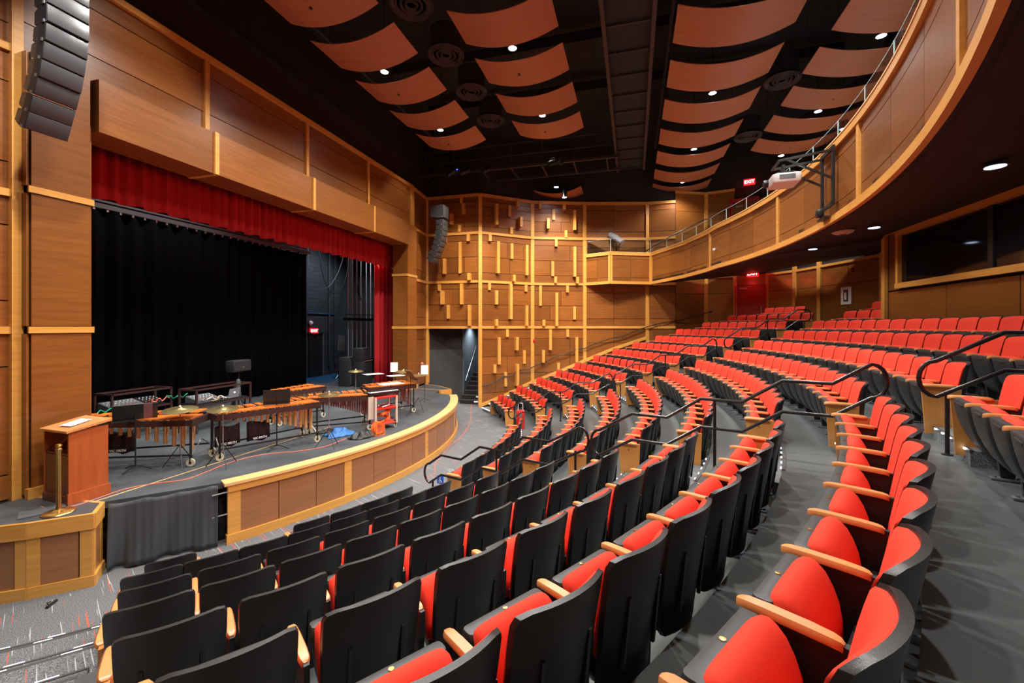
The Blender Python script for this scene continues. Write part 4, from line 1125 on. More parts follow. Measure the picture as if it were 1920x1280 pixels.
# red utility cart with keyboard
x, y = 9.53, 6.18
cart = empty('utility_cart', (9.60, 6.17, Z1), -.5, label='red two shelf utility cart with cream posts and orange cable reels', cat='cart')
for z_, in ((.14,), (.52,), (.80,)):
    MB().bbox((0, 0, z_), (.62, .42, .045), .01).obj('shelf', M_redp if z_ != .14 else plain('red_shelf', (.65, .06, .04), .4), cart)
for a in (-1, 1):
    for b in (-1, 1):
        MB().bar((a*.29, b*.19, .12), (a*.29, b*.19, .82), .045, .045).obj('post', M_cream, cart); wheel(cart, (a*.26, b*.17, .05), .045)
MB().tube([(-.02, -.1, .2), (.2, -.05, .24), (.16, .1, .3), (-.1, .1, .34), (-.16, -.08, .38), (.12, -.1, .42), (.18, .08, .46)], .045, 8).obj('coiled_cable', M_orange, loc=(9.60, 6.15, Z1+.0), label='orange extension cable coiled on the cart shelf', cat='cable')
MB().tube([(-.2, -.1, .57), (.1, -.12, .58), (.2, .05, .59), (-.1, .1, .59), (-.2, 0, .60)], .015, 6).obj('coiled_cable', M_white, loc=(9.60, 6.15, Z1+.0), label='white cable lying on the middle cart shelf', cat='cable')
kb = empty('keyboard_synth', (9.62, 6.20, Z1+.86), -.5, label='black electronic keyboard lying on top of the red cart', cat='keyboard')
MB().bbox((0, 0, .04), (.86, .32, .07), .012).obj('body', M_blackm, kb); piece('key_bed', M_white, kb, (0, -.09, .078), (.78, .13, .012))
for i in range(18): piece('black_key', M_blackm, kb, (-.36+i*.042, -.065, .088), (.018, .07, .012))
# orange cord reel
o = empty('cord_reel', (8.93, 5.86, Z1), -.4, label='orange cord reel standing on the stage left of the cart', cat='reel')
for s_ in (-1, 1): MB().lathe([(.13, -.008), (.15, 0), (.13, .008), (.10, .0)], (0, s_*.06, .17), 20, M=Matrix.Rotation(pi/2, 3, 'X')).obj('flange', M_orange, o)
MB().lathe([(.09, -.06), (.09, .06)], (0, 0, .17), 16, M=Matrix.Rotation(pi/2, 3, 'X')).obj('cord_winding', M_cord, o)
MB().tube([(-.12, -.1, .01), (-.1, -.09, .30), (.1, -.09, .34), (.12, -.1, .01)], .012).obj('carry_frame', M_orange, o); MB().tube([(-.12, .1, .01), (-.12, -.1, .01), (.12, -.1, .01), (.12, .1, .01)], .012).obj('foot_frame', M_orange, o)
o = empty('cord_reel', (onY(650, 739, 9.6)[0], 9.6, Z1), -.4, label='orange cord reel on the floor in front of the black subwoofer', cat='reel')
for s_ in (-1, 1): MB().lathe([(.13, -.008), (.15, 0), (.13, .008), (.10, .0)], (0, s_*.06, .17), 20, M=Matrix.Rotation(pi/2, 3, 'X')).obj('flange', M_orange, o)
MB().lathe([(.09, -.06), (.09, .06)], (0, 0, .17), 16, M=Matrix.Rotation(pi/2, 3, 'X')).obj('cord_winding', M_cord, o)
# heaps of cloth
def heap(name, cx_, cy_, w_, d_, h_, mat, label, seed, rz):
    random.seed(seed); nx, ny = 26, 18; vs = []; fs = []
    ph = [random.uniform(0, 6) for _ in range(6)]
    for j in range(ny+1):
        for i in range(nx+1):
            u = -1+2*i/nx; v = -1+2*j/ny; r = min(1, sqrt(u*u*.9+v*v*.9)); e = max(0, 1-r**4)
            z = h_*e*(.55+.25*sin(5*u+ph[0]+2*v)+.2*sin(7*v+ph[1]-3*u)+.1*sin(11*u+ph[2]))
            k_ = 1+.12*sin(3*atan2(v, u+1e-6)+ph[3])
            vs.append((u*w_/2*k_, v*d_/2*k_, max(.008, z)))
    for j in range(ny):
        for i in range(nx):
            a = j*(nx+1)+i; fs.append((a, a+1, a+nx+2, a+nx+1))
    o = MB().add(vs, fs, True).obj(name, mat, loc=(cx_, cy_, Z1), rz=rz, label=label, cat='cloth')
    sd = o.modifiers.new('s', 'SOLIDIFY'); sd.thickness = .012; sd.offset = 1
heap('folded_tarp', 8.66, 6.72, .62, .42, .17, M_tarp, 'crumpled blue tarp on the stage between marimba and cart', 1, -.6)
heap('dark_jacket', 8.62, 6.10, .50, .36, .15, plain('black_jacket', (.018, .018, .02), .5), 'black jacket heaped on the stage edge beside the blue tarp', 5, -.3)
heap('small_blue_bag', 9.0, 7.05, .3, .2, .12, M_tarp, 'small blue bundle beneath the pinkish tubed marimba', 9, .3)
heap('floor_cloth', 8.9, 7.25, .5, .3, .06, M_blackm, 'black bundle lying under the pinkish tubed marimba', 11, -.5)
heap('mauve_towel', 9.1, 8.2, .35, .12, .5, M_towel, 'mauve towel hanging by the small xylophone', 12, -.3)
# cords and tape on the stage and floor
def cord(name, pxs, z, r, mat, label, cat='cord'):
    pts = [(*un(a, b, z), z+r) for a, b in pxs]
    # smooth
    out = []
    for i in range(len(pts)-1):
        p0, p1, p2, p3 = pts[max(0, i-1)], pts[i], pts[i+1], pts[min(len(pts)-1, i+2)]
        for q in range(6):
            t_ = q/6
            out.append(tuple(.5*((2*p1[c])+(-p0[c]+p2[c])*t_+(2*p0[c]-5*p1[c]+4*p2[c]-p3[c])*t_*t_+(-p0[c]+3*p1[c]-3*p2[c]+p3[c])*t_**3) for c in range(3)))
    out.append(pts[-1])
    MB().tube(out, r, 6).obj(name, mat, label=label, cat=cat)
cord('extension_cord', [(78, 951), (98, 955), (135, 950), (180, 936), (232, 918), (290, 907), (345, 900), (385, 886), (430, 868), (490, 853), (560, 846), (607, 838), (640, 826), (662, 819)], Z1, .0075, M_cord, 'orange extension cord snaking along the stage from lectern to jacket')
cord('extension_cord', [(893, 700), (892, 730), (884, 760), (882, 790), (868, 815), (845, 835), (828, 855), (815, 872), (815, 888), (800, 895)], 0.0, .008, M_cord, 'orange cord crossing the carpet between the stage and the front row')
def tape(name, a, b, label, wd=.022):
    A3, B3 = Vector((*un(*a, Z1), 0)), Vector((*un(*b, Z1), 0)); d = B3-A3
    MB().box(((A3.x+B3.x)/2, (A3.y+B3.y)/2, Z1+.004), (d.length, wd, .004), atan2(d.y, d.x)).obj(name, M_tape, label=label, cat='tape')
tape('floor_tape', (172, 942), (620, 800), 'straight yellow tape line running diagonally across the stage floor')
# cable end / clip on the carpet
o = empty('cable_clamp', (*un(97, 1134, 0), 0), .5, label='small black clamp lying on the carpet below the corner block', cat='clamp')
MB().bbox((0, 0, .015), (.16, .035, .03), .008).obj('jaw', M_blackm, o); MB().tube([(-.02, .02, .02), (.01, .06, .03), (.05, .04, .02)], .006).obj('handle', M_blackm, o)
# red carpet machine and blue sign near the aisles
xe, ye = un(976, 803, 0.29)
o = empty('carpet_cleaner', (xe, ye, .0), face(xe, ye), label='upright red carpet cleaning machine in the far aisle beside the front row', cat='machine')
MB().loft([[(-.2, -.2, 0), (.2, -.2, 0), (.2, .2, 0), (-.2, .2, 0)], [(-.14, -.14, .12), (.14, -.14, .12), (.14, .14, .12), (-.14, .14, .12)], [(-.13, -.11, .3), (.13, -.11, .3), (.13, .13, .3), (-.13, .13, .3)]], smooth=False).obj('base', M_redp, o)
MB().bbox((0, 0, .58), (.27, .24, .6), .03).obj('body', M_redp, o); piece('vent', M_steel, o, (0, -.125, .62), (.08, .01, .42))
MB().tube([(-.08, .05, .86), (-.07, .03, 1.1), (.07, .03, 1.1), (.08, .05, .86)], .013).obj('handle', M_white, o)
xe, ye = pol(RK(1)-.45, -13.6)
o = empty('access_sign', (xe, ye, 0), radians(-103), label='small blue wheelchair symbol sign hung on the first row end seat', cat='sign')
piece('panel', plain('sign_blue', (.01, .12, .75), .4), o, (0, 0, .50), (.16, .012, .16))
MB().lathe([(.012, 0), (.012, .004)], (.0, -.01, .545), 8, M=Matrix.Rotation(pi/2, 3, 'X')).tube([(0, -.012, .53), (.003, -.012, .49), (.03, -.012, .485), (.04, -.012, .455)], .006, 6).tube([(.028*cos(a*.5), -.012, .478+.028*sin(a*.5)) for a in range(3, 13)], .004, 6).obj('symbol', M_white, o)
piece('red_cover', M_redp, o, (0, .0, .28), (.05, .03, .25))

# ------------------------------------------------------------------ line arrays
def array(pts, label):
    """pts: front centre x, front y, z, tilt, width, height, depth of every box, from the top down; fronts face the audience"""
    x0, y0_, z0 = pts[0][:3]
    o = empty('line_array', (x0, y0_, z0), 0, label=label, cat='speaker', group='hanging loudspeaker columns')
    for i, (x, y, z, tilt, w_, h_, d_) in enumerate(pts):
        M_ = Matrix.Rotation(tilt, 3, 'X'); c = Vector((x-x0, y-y0_, z-z0)); hh = h_*.95
        f_ = [(-w_/2, 0, hh/2), (w_/2, 0, hh/2), (w_/2, 0, -hh/2), (-w_/2, 0, -hh/2)]
        m_ = [(a*.97, d_*.45, b_*.98) for a, _, b_ in f_]
        b_ = [(a*.82, d_, b2*.70) for a, _, b2 in f_]
        e = MB().loft([[M_ @ Vector(p)+c for p in q] for q in (f_, m_, b_)], smooth=False).obj('cabinet', M_speaker, o)
        MB().bbox(M_ @ Vector((0, -.006, 0))+c, (w_*.985, .02, hh*.93), .006, M=M_).obj('grille', M_grille, e)
        for sx in (-1, 1): MB().box(M_ @ Vector((sx*(w_/2+.003), .05, -hh*.45))+c, (.012, .03, .04), M=M_).obj('link_plate', M_steel, e)
    MB().box((0, .18, .22), (.42, .34, .06)).obj('flying_frame', M_blackm, o)
    for sx in (-.15, .15): MB().tube([(sx, .18, .22), (sx, .18, TOPZ-z0)], .007, 6).obj('cable', M_duct, o)
    return o
M_grille = plain('perforated_grille', (.06, .062, .068), .35, bump=.3, nscale=200)
near = [(4.05, y, EYE+z, t_, .47, .25, .33) for y, z, t_ in zip([7.6, 7.6, 7.6, 7.63, 7.68, 7.74, 7.83, 7.93, 8.02], [4.72, 4.48, 4.23, 3.98, 3.74, 3.505, 3.28, 3.05, 2.835], [0, 0, 0, .1, .2, .28, .38, .42, .45])]
array(near, 'near black line array of stacked loudspeakers hanging by the proscenium pier')
far = [(16.30, 7.48, EYE+4.72, 0, .52, .56, .60)] + [(16.28, y, EYE+4.28-.222*i, t_, .47, .232, .33) for i, (y, t_) in enumerate(zip([7.5, 7.5, 7.53, 7.57, 7.63, 7.71, 7.81, 7.93], [0, .05, .12, .2, .28, .36, .44, .5]))]
array(far, 'far black line array hanging before the panelled wall right of the stage')

# ------------------------------------------------------------------ balcony
RB = 16.72; ZB0, ZB1 = EYE+1.93, EYE+3.38
bp = [pol(RB, t) for t in range(-33, 20, 1)] + [(16.5, -2.55), (18.4, -1.98), (20.88, -.80)]
box_pts = [(20.88, -.80), (20.0, 1.0), (20.53, 2.22)]
bal = empty('balcony_front', (0, 0, 0), kind='structure')
def strip(pts, z0, z1, off0, off1, name, mat, parent=bal):
    """ribbon solid following pts, offset towards the stage"""
    secs = []
    for i, p in enumerate(pts):
        a = pts[max(0, i-1)]; b = pts[min(len(pts)-1, i+1)]; d = Vector((b[0]-a[0], b[1]-a[1])).normalized(); n = Vector((-d.y, d.x))
        secs.append([(p[0]+n.x*off0, p[1]+n.y*off0, z0), (p[0]+n.x*off1, p[1]+n.y*off1, z0), (p[0]+n.x*off1, p[1]+n.y*off1, z1), (p[0]+n.x*off0, p[1]+n.y*off0, z1)])
    return MB().loft(secs, smooth=False).obj(name, mat, parent)
def sub(pts, s0, s1, n=6):
    L_ = [0]
    for a, b in zip(pts[:-1], pts[1:]): L_.append(L_[-1]+hypot(b[0]-a[0], b[1]-a[1]))
    def at(s_):
        for i in range(len(L_)-1):
            if s_ <= L_[i+1] or i == len(L_)-2:
                t_ = (s_-L_[i])/(L_[i+1]-L_[i]); return (pts[i][0]+(pts[i+1][0]-pts[i][0])*t_, pts[i][1]+(pts[i+1][1]-pts[i][1])*t_)
    return [at(s0+(s1-s0)*i/n) for i in range(n+1)], L_[-1]
strip(bp, ZB0+.02, ZB1-.05, -.12, -.03, 'backing', M_black)
strip(bp, ZB0, ZB0+.13, -.03, .04, 'bottom_trim', M_trim)
strip(bp, ZB1-.13, ZB1, -.10, .05, 'top_trim', M_trim)
strip(bp, ZB1, ZB1+.025, -.14, .06, 'cap', M_cap)
_, LT = sub(bp, 0, 1)
# panel layout: posts every bay measured from the far end
posts = []
def s_of_px(px):
    best = None
    for i in range(400):
        s_ = LT*i/399; q = sub(bp, s_, s_, 1)[0][0]; pr = project(q[0], q[1], EYE)
        if pr and (best is None or abs(pr[0]-px) < best[0]): best = (abs(pr[0]-px), s_)
    return best[1]
sp_px = [1612, 1460, 1332]
ss = sorted([s_of_px(p) for p in sp_px] + [s_of_px(1807)])
bay = ss[1]-ss[0]
ss = [ss[0]-bay*2, ss[0]-bay] + ss + [LT-.08]
ss = [s_ for s_ in ss if s_ > .2]
for i, s_ in enumerate(ss):
    q, _ = sub(bp, s_-.055, s_+.055, 1); strip(q, ZB0+.12, ZB1-.12, -.06, .035, 'post', M_trim)
ss2 = [0] + ss
for a, b in zip(ss2[:-1], ss2[1:]):
    ncol = 3 if b-a > 2.6 else 2
    for j in range(ncol):
        s0, s1 = a+.06+(b-a-.12)*j/ncol+.006, a+.06+(b-a-.12)*(j+1)/ncol-.006
        if s1-s0 < .1: continue
        q, _ = sub(bp, s0, s1, 5)
        lv = [ZB0+.13, ZB0+.33, ZB1-.33, ZB1-.13]
        for z0, z1 in zip(lv[:-1], lv[1:]): strip(q, z0+.006, z1-.006, -.05, 0, 'panel', M_panel)
# glass balustrade
gb = empty('balcony_glass', (0, 0, 0), label='low clear glass balustrade along the top of the balcony front', cat='balustrade')
s_ = .3
while s_ < LT-1.2:
    q, _ = sub(bp, s_+.01, s_+1.19, 4); strip(q, ZB1+.03, ZB1+.40, -.055, -.043, 'glass_pane', M_glass, gb)
    q, _ = sub(bp, s_-.008, s_+.008, 1); strip(q, ZB1+.02, ZB1+.41, -.06, -.04, 'pane_joint', M_gedge, gb)
    q, _ = sub(bp, s_, s_+1.2, 4); strip(q, ZB1+.40, ZB1+.408, -.056, -.042, 'pane_edge', M_gedge, gb)
    s_ += 1.2
# box at the far end
for a, b in zip(box_pts[:-1], box_pts[1:]):
    seg = [a, b]
    strip(seg, ZB0+.02, ZB1-.05, -.12, -.03, 'backing', M_black); strip(seg, ZB0, ZB0+.13, -.10, .05, 'bottom_trim', M_trim)
    strip(seg, ZB1-.13, ZB1, -.10, .05, 'top_trim', M_trim); strip(seg, ZB1, ZB1+.025, -.14, .06, 'cap', M_cap)
    L_ = hypot(b[0]-a[0], b[1]-a[1])
    for j in range(2):
        q, _ = sub(seg, .08+(L_-.16)*j/2+.006, .08+(L_-.16)*(j+1)/2-.006, 1)
        lv = [ZB0+.13, ZB0+.30, ZB1-.30, ZB1-.13]
        for z0, z1 in zip(lv[:-1], lv[1:]): strip(q, z0+.006, z1-.006, -.05, 0, 'panel', M_panel)
    for e in (0.0, L_-.09):
        q, _ = sub(seg, e, e+.09, 1); strip(q, ZB0+.12, ZB1-.12, -.06, .035, 'post', M_trim)
    strip(seg, ZB1+.03, ZB1+.62, -.055, -.043, 'glass_pane', M_glass, gb); strip(seg, ZB1+.62, ZB1+.628, -.056, -.042, 'pane_edge', M_gedge, gb)
    q, _ = sub(seg, 0, .016, 1); strip(q, ZB1+.02, ZB1+.63, -.06, -.04, 'pane_joint', M_gedge, gb)
# soffit and deck
fr = bp; rear = []
for i, p in enumerate(fr):
    x = p[0]; yb = -6.45 if x < 13.5 else (-7.8 if x < 17.5 else -6.6 if x < 20 else -5.5)
    rear.append((max(x, -1.9) if x < 20 else 21.7, yb, EYE+2.38))
secs = []
for p, q in zip(fr, rear): secs.append([(p[0], p[1], ZB0+.01), q, (q[0], q[1], q[2]+.2), (p[0], p[1], ZB0+.22)])
MB().loft(secs, smooth=False).obj('ceiling_under_balcony', plain('dark_aubergine_soffit', (.016, .009, .011), .7), kind='structure')
secs = [[(p[0], p[1]-.13, ZB0+.25), (q[0], q[1], 6.3), (q[0], q[1], 6.45), (p[0], p[1]-.13, ZB0+.35)] for p, q in zip(fr, rear)]
MB().loft(secs, smooth=False).obj('floor_balcony', M_carpet, kind='structure')
MB().prism([(20.88, -.8), (20.02, 1.0), (20.53, 2.2), (21.3, 2), (21.5, -1)], ZB0+.005, ZB0+.06).obj('ceiling_under_box', plain('dark_soffit_2', (.016, .009, .011), .7), kind='structure')
# balcony stair handrail
pts = []
for px, py in ((1210, 471), (1262, 440), (1320, 412), (1336, 409)):
    h = seg_hit(px, WP+REAR[1:]); l = h[0]-.25; d = ray(px); pts.append((l*d[0], l*d[1], EYE+(611-py)/800*l))
MB().tube(pts, .024).obj('balcony_handrail', M_rail, label='dark handrail rising along the wall above the balcony box', cat='handrail')
# follow spot
xs_, ys_ = 20.35, .75; zz = ZB1
o = empty('follow_spot', (xs_, ys_, zz), 2.3, label='grey follow spot lamp on a stand at the corner of the balcony box', cat='spotlight')
Mx = Matrix.Rotation(radians(-58), 3, 'X')
MB().lathe([(.10, -.5), (.13, -.45), (.13, -.1), (.15, 0), (.15, .3), (.11, .34), (.14, .42), (.14, .5), (.12, .5)], (0, 0, .68), 16, M=Matrix.Rotation(radians(60), 3, 'X')).obj('barrel', plain('lamp_grey', (.20, .20, .23), .4), o)
MB().tube([(-.2, 0, .68), (-.2, 0, .3), (.2, 0, .3), (.2, 0, .68)], .018).obj('yoke', M_blackm, o); MB().tube([(0, 0, -.6), (0, 0, .3)], .025).obj('stand', M_blackm, o)
MB().lathe([(.11, 0), (.12, .02), (0, .03)], (0, 0, 0), 16, M=Matrix.Rotation(radians(60), 3, 'X')).obj('lens', M_screen, o, loc=(0, -.44, .93))
# projector on its bracket
pj = s_of_px(1560); q, _ = sub(bp, pj, pj+.01, 1); bx, by = q[0]; nrm = Vector((CX-bx, CY-by, 0)).normalized(); tn = Vector((-nrm.y, nrm.x, 0))
rzp = atan2(tn.y, tn.x)
ob = empty('projector_bracket', (bx, by, EYE+2.6), atan2(nrm.y, nrm.x)-pi/2, label='black steel wall frame and arms holding the projector on the balcony front', cat='bracket')
for sx in (-.27, .27): MB().box((sx, .08, .15), (.07, .04, 1.05)).obj('upright', M_blackm, ob)
for z_ in (-.36, .66): MB().box((0, .08, z_), (.6, .04, .07)).obj('crossbar', M_blackm, ob)
for sx in (-.25, .25):
    MB().bar((sx, .08, .62), (sx, .95, .52), .04, .04).obj('arm', M_blackm, ob); MB().bar((sx, .08, .10), (sx, .80, .52), .035, .035).obj('strut', M_blackm, ob)
MB().bar((-.25, .93, .52), (.25, .93, .52), .04, .04).obj('cross_arm', M_blackm, ob); MB().tube([(0, .80, .52), (0, .80, .30)], .03).obj('drop_pole', M_blackm, ob)
MB().box((0, .80, .30), (.42, .3, .05)).obj('mount_plate', M_blackm, ob)
cp = Vector((bx, by, EYE+2.6))+nrm*.80
prj = empty('projector', (cp.x, cp.y, EYE+2.72), atan2(nrm.y, nrm.x)-pi/2, label='white ceiling style projector hanging from the balcony bracket', cat='projector')
MB().loft([rrect(.25, -.22, .22, 0, r=.04), rrect(.27, -.24, .24, .03, r=.04), rrect(.27, -.24, .24, .15, r=.04), rrect(.24, -.2, .2, .17, r=.04)]).obj('body', M_white, prj)
piece('vent', M_grey, prj, (.10, -.0, .09), (.36, .1, .09)).location = (-.275, 0, .09)
prj.children[-1].scale = (.012, .26, .08)
piece('front_vent', M_grey, prj, (.0, -.243, .09), (.3, .012, .08))
MB().lathe([(.07, 0), (.08, .05), (.07, .09), (.05, .09)], (0,0,0), 16, M=Matrix.Rotation(-pi/2, 3, 'X')).obj('lens', M_blackm, prj, loc=(.12, .23, .09))
# small lamp under the bracket
cp = Vector((bx, by, EYE+2.05))+nrm*.1+tn*-.15
sl = empty('mini_spotlight', (cp.x, cp.y, cp.z), rzp, label='small black floodlight fixed low on the balcony front under the projector', cat='spotlight')
piece('base', M_blackm, sl, (0, 0, 0), (.36, .1, .04)); MB().bbox((0, -.06, .11), (.16, .12, .16), .03).obj('head', M_blackm, sl)
# motion sensor on the balcony front
q, _ = sub(bp, s_of_px(1342), s_of_px(1342)+.01, 1)
MB().lathe([(.03, -.03), (.05, 0), (.05, .04), (.02, .06)], (q[0][0]-.03, q[0][1]+.06, EYE+2.55), 12).obj('wall_sensor', M_white, label='tiny white sensor on the balcony front at its far end', cat='sensor')

# under-balcony fixtures
def zsoff(x, y):
    r = hypot(x-CX, y-CY); return ZB0+.01+(EYE+2.38-ZB0)*min(1, max(0, (r-RB)/2.9))
for i, (px, py) in enumerate(((1866, 310), (1639, 427), (1524, 468), (1398, 507))):
    z = EYE+2.06; x, y = un(px, py, z)
    o = empty('recessed_light', (x, y, zsoff(x, y)-.06), label='dim bluish recessed light under the balcony, %s from the right' % ORD[i+1], cat='ceiling light', group='recessed lights under the balcony')
    MB().lathe([(.10, 0), (.13, 0), (.13, -.015), (.10, -.015)], (0,0,0), 20).obj('ring', M_blackm, o); MB().lathe([(.10, -.019), (.10, -.016), (0, -.016)], (0,0,0), 20).obj('lens', M_bulb2, o)
    spot((x, y, z-.03), UNDER_W, 2.4, col=(.95, .95, 1))
x, y = un(1580, 433, EYE+2.05)
o = empty('ceiling_speaker', (x, y, zsoff(x, y)-.03), label='round pinkish ceiling speaker under the balcony edge', cat='speaker')
MB().lathe([(.05, -.05), (.14, -.04), (.2, 0), (.2, .02), (0, .02)], (0,0,0), 24).obj('grille', M_cream, o); MB().lathe([(.06, -.06), (.06, -.03)], (0,0,0), 16).obj('cone', M_grey, o)
for x, y in ((14.6, -5.6), (17.4, -5.4), (12.5, -5.2), (9.5, -5.4), (19.4, -4.6)): spot((x, y, EYE+2.1), UNDER_W*1.6, 2.3, (x, y-.5, 0), col=(1, .95, .88))
# white notice frame
l, P2, s_ = seg_hit(1590, REAR); wa_ = atan2(s_[1][1]-s_[0][1], s_[1][0]-s_[0][0])
nn_ = Vector((s_[1][1]-s_[0][1], -(s_[1][0]-s_[0][0]), 0)).normalized()
o = empty('notice_frame', (P2[0]+nn_.x*.05, P2[1]+nn_.y*.05, EYE+(611-554)/800*l), wa_+pi, label='white framed notice on the rear wall above the last seats', cat='notice')
piece('frame', M_white, o, (0, 0, 0), (.46, .05, .62)); piece('insert', plain('notice_dark', (.05, .05, .06), .5), o, (0, .03, 0), (.2, .02, .42)); piece('figure', M_paper, o, (0.0, .045, -.02), (.09, .01, .26))
# alarm boxes
l, P2, s_ = seg_hit(1003, WP); MB().bbox((P2[0]-.06, P2[1]+.03, EYE+(611-638.5)/800*l), (.10, .08, .16), .02).obj('fire_alarm', M_redp, label='small red fire alarm on the far wall near the second post', cat='alarm')
l, P2, s_ = seg_hit(1341, REAR); MB().bbox((P2[0]-.08, P2[1]+.04, EYE+(611-367)/800*l), (.10, .08, .14), .02).obj('fire_alarm', M_redp, label='small red fire alarm on the wall above the balcony', cat='alarm')
l, P2, s_ = seg_hit(1600, REAR); MB().bbox((P2[0]+nn_.x*.05, P2[1]+nn_.y*.05, EYE+(611-506)/800*l), (.10, .10, .14), .02).obj('fire_alarm', M_redp, label='small red fire alarm on the dim rear wall above the notice', cat='alarm')
MB().lathe([(.10, 0), (.10, .03), (.06, .06), (0, .07)], (*un(1396, 322, 10.7), 10.7), 16).obj('smoke_detector', M_white, label='white round detector on dark ceiling above the balcony exit sign', cat='detector')
lx, lz = onY(791, 682, 8.93); MB().lathe([(.05, -.05), (.08, 0), (.05, .06), (0, .08)], (lx, 8.92, lz), 12).obj('warning_beacon', M_cord, label='small orange red beacon above the last sheet on the stage', cat='lamp')

# ------------------------------------------------------------------ ceiling clouds
ZC = EYE+6.6
def cloud_mesh(W_, L_, sag, nm):
    mb = MB(); secs = []; n = 16
    for s_ in (-L_/2, L_/2):
        top = []; bot = []
        for i in range(n+1):
            u = -1+2*i/n; z = -sag*(1-u*u); top.append((s_, u*W_/2, z+.018)); bot.append((s_, u*W_/2, z))
        secs.append(bot+top[::-1])
    mb.loft(secs, smooth=True); return mb.mesh(nm, M_cloud)
ME_ab = cloud_mesh(2.18, 1.09, .24, 'cloud_panel'); ME_c = cloud_mesh(2.5, 1.24, .28, 'cloud_panel'); ME_d = cloud_mesh(2.5, 1.10, .26, 'cloud_panel')
ME_rod = MB().tube([(0, 0, 0), (0, 0, TOPZ-ZC)], .005, 5).mesh('hanger_rod', M_duct)
ME_spk = MB().lathe([(.03, 0), (.035, -.015), (.0, -.02)], (0,0,0), 10).mesh('sprinkler_head', M_blackm)
def cloud(me, x, y, W_, L_, lab, grp, z=ZC, sp=False):
    o = empty('ceiling_cloud', (x, y, z), label=lab, cat='ceiling panel', group=grp)
    link(me, 'panel_board', o)
    for a in (-1, 1):
        for b in (-1, 1): link(ME_rod, 'hanger_rod', o, (a*(L_/2-.08), b*(W_/2-.1), -.02))
    if sp: link(ME_spk, 'sprinkler_head', o, (0, .1, -.245))
for i in range(5):
    x = 7.11+1.66*i
    cloud(ME_ab, x, 6.10, 2.18, 1.09, 'curved reddish wood ceiling panel, %s from the near end of the stage side column' % ORD[i+1], 'ceiling panels in the stage side column', sp=i % 2 == 0)
    cloud(ME_ab, x, 2.67, 2.18, 1.09, 'curved reddish wood ceiling panel, %s from near end, column left of the catwalk' % ORD[i+1], 'ceiling panels left of the catwalk', sp=i % 2 == 0)
for i in range(8):
    x = 8.07+1.91*i
    cloud(ME_c, x, -2.14, 2.5, 1.24, 'curved reddish wood ceiling panel, %s from near end, column right of the catwalk' % ORD[i+1], 'ceiling panels right of the catwalk', sp=i % 2 == 1)
for i in range(6):
    x = 8.85+1.70*i
    cloud(ME_d, x, -5.5, 2.5, 1.10, 'curved reddish wood ceiling panel, %s from near end, column above the balcony' % ORD[i+1], 'ceiling panels above the balcony', sp=i % 2 == 1)
cloud(ME_ab, 19.9, 3.35, 2.18, 1.09, 'single curved ceiling panel beyond the cross catwalk near far wall', 'ceiling panels beyond the catwalk', z=ZC-.3)
# ceiling downlights
def downlight(x, y, z, lab, W=HOUSE_W, vis_=True, s_=1.0):
    if z > ZC-.3: x, y, z = x*.973, y*.973, EYE+(z-EYE)*.973
    if vis_:
        o = empty('ceiling_downlight', (x, y, z), label=lab, cat='ceiling light', group='round ceiling downlights')
        MB().lathe([(.10*s_, .35), (.11*s_, .33), (.11*s_, 0), (.095*s_, 0), (.09*s_, .03)], (0,0,0), 18).obj('housing', M_blackm, o)
        MB().lathe([(.092*s_, .006), (.092*s_, .012), (0, .012)], (0,0,0), 18).obj('lens', M_bulb, o)
        MB().tube([(0, 0, .33), (0, 0, TOPZ-z)], .012, 6).obj('stem', M_blackm, o)
    spot((x, y, z-.03), W, 2.35, r=.10)
nm_ = lambda s: 'bright round downlight ' + s
downlight(9.77, 6.22, ZC, nm_('in the stage side column, nearer of its two')); downlight(13.18, 6.25, ZC, nm_('in the stage side column, farther of its two'))
downlight(9.77, 2.76, ZC, nm_('left of the catwalk, nearer of its two')); downlight(13.15, 2.74, ZC, nm_('left of the catwalk, farther of its two'))
downlight(9.2, -2.17, ZC, nm_('at the top edge right of the catwalk, nearest of four')); downlight(13.2, -2.17, ZC, nm_('right of the catwalk, second nearest of four'))
downlight(17.2, -2.19, ZC, nm_('right of the catwalk, third of four')); downlight(21.0, -2.19, ZC, nm_('right of the catwalk at the last panel'), W=HOUSE_W*.4)
downlight(11.65, -5.44, ZC, nm_('above the balcony glass, nearest and largest')); downlight(15.21, -5.48, ZC, nm_('above the balcony, second nearest'))
downlight(18.78, -5.53, ZC, nm_('above the balcony by the exit sign')); downlight(16.3, -6.6, ZC-.2, nm_('just above the balcony glass line'), W=HOUSE_W*.5)
downlight(18.0, 6.9, EYE+5.9, nm_('in front of the post beside the far line array'), W=HOUSE_W*.35); downlight(18.6, 3.25, EYE+6.1, nm_('hanging before the single far panel'), W=HOUSE_W*.35)
downlight(19.0, 2.95, EYE+5.75, nm_('lowest one, just above the far wall trim'), W=HOUSE_W*.35)
for x, y in ((6.35, 6.22), (6.35, 2.76), (3.0, 6.0), (3.0, 2.76), (5.2, -2.17), (1.2, -2.17), (8.1, -5.4), (4.5, -5.4), (16.2, 2.7)): downlight(x, y, ZC, '', vis_=False)
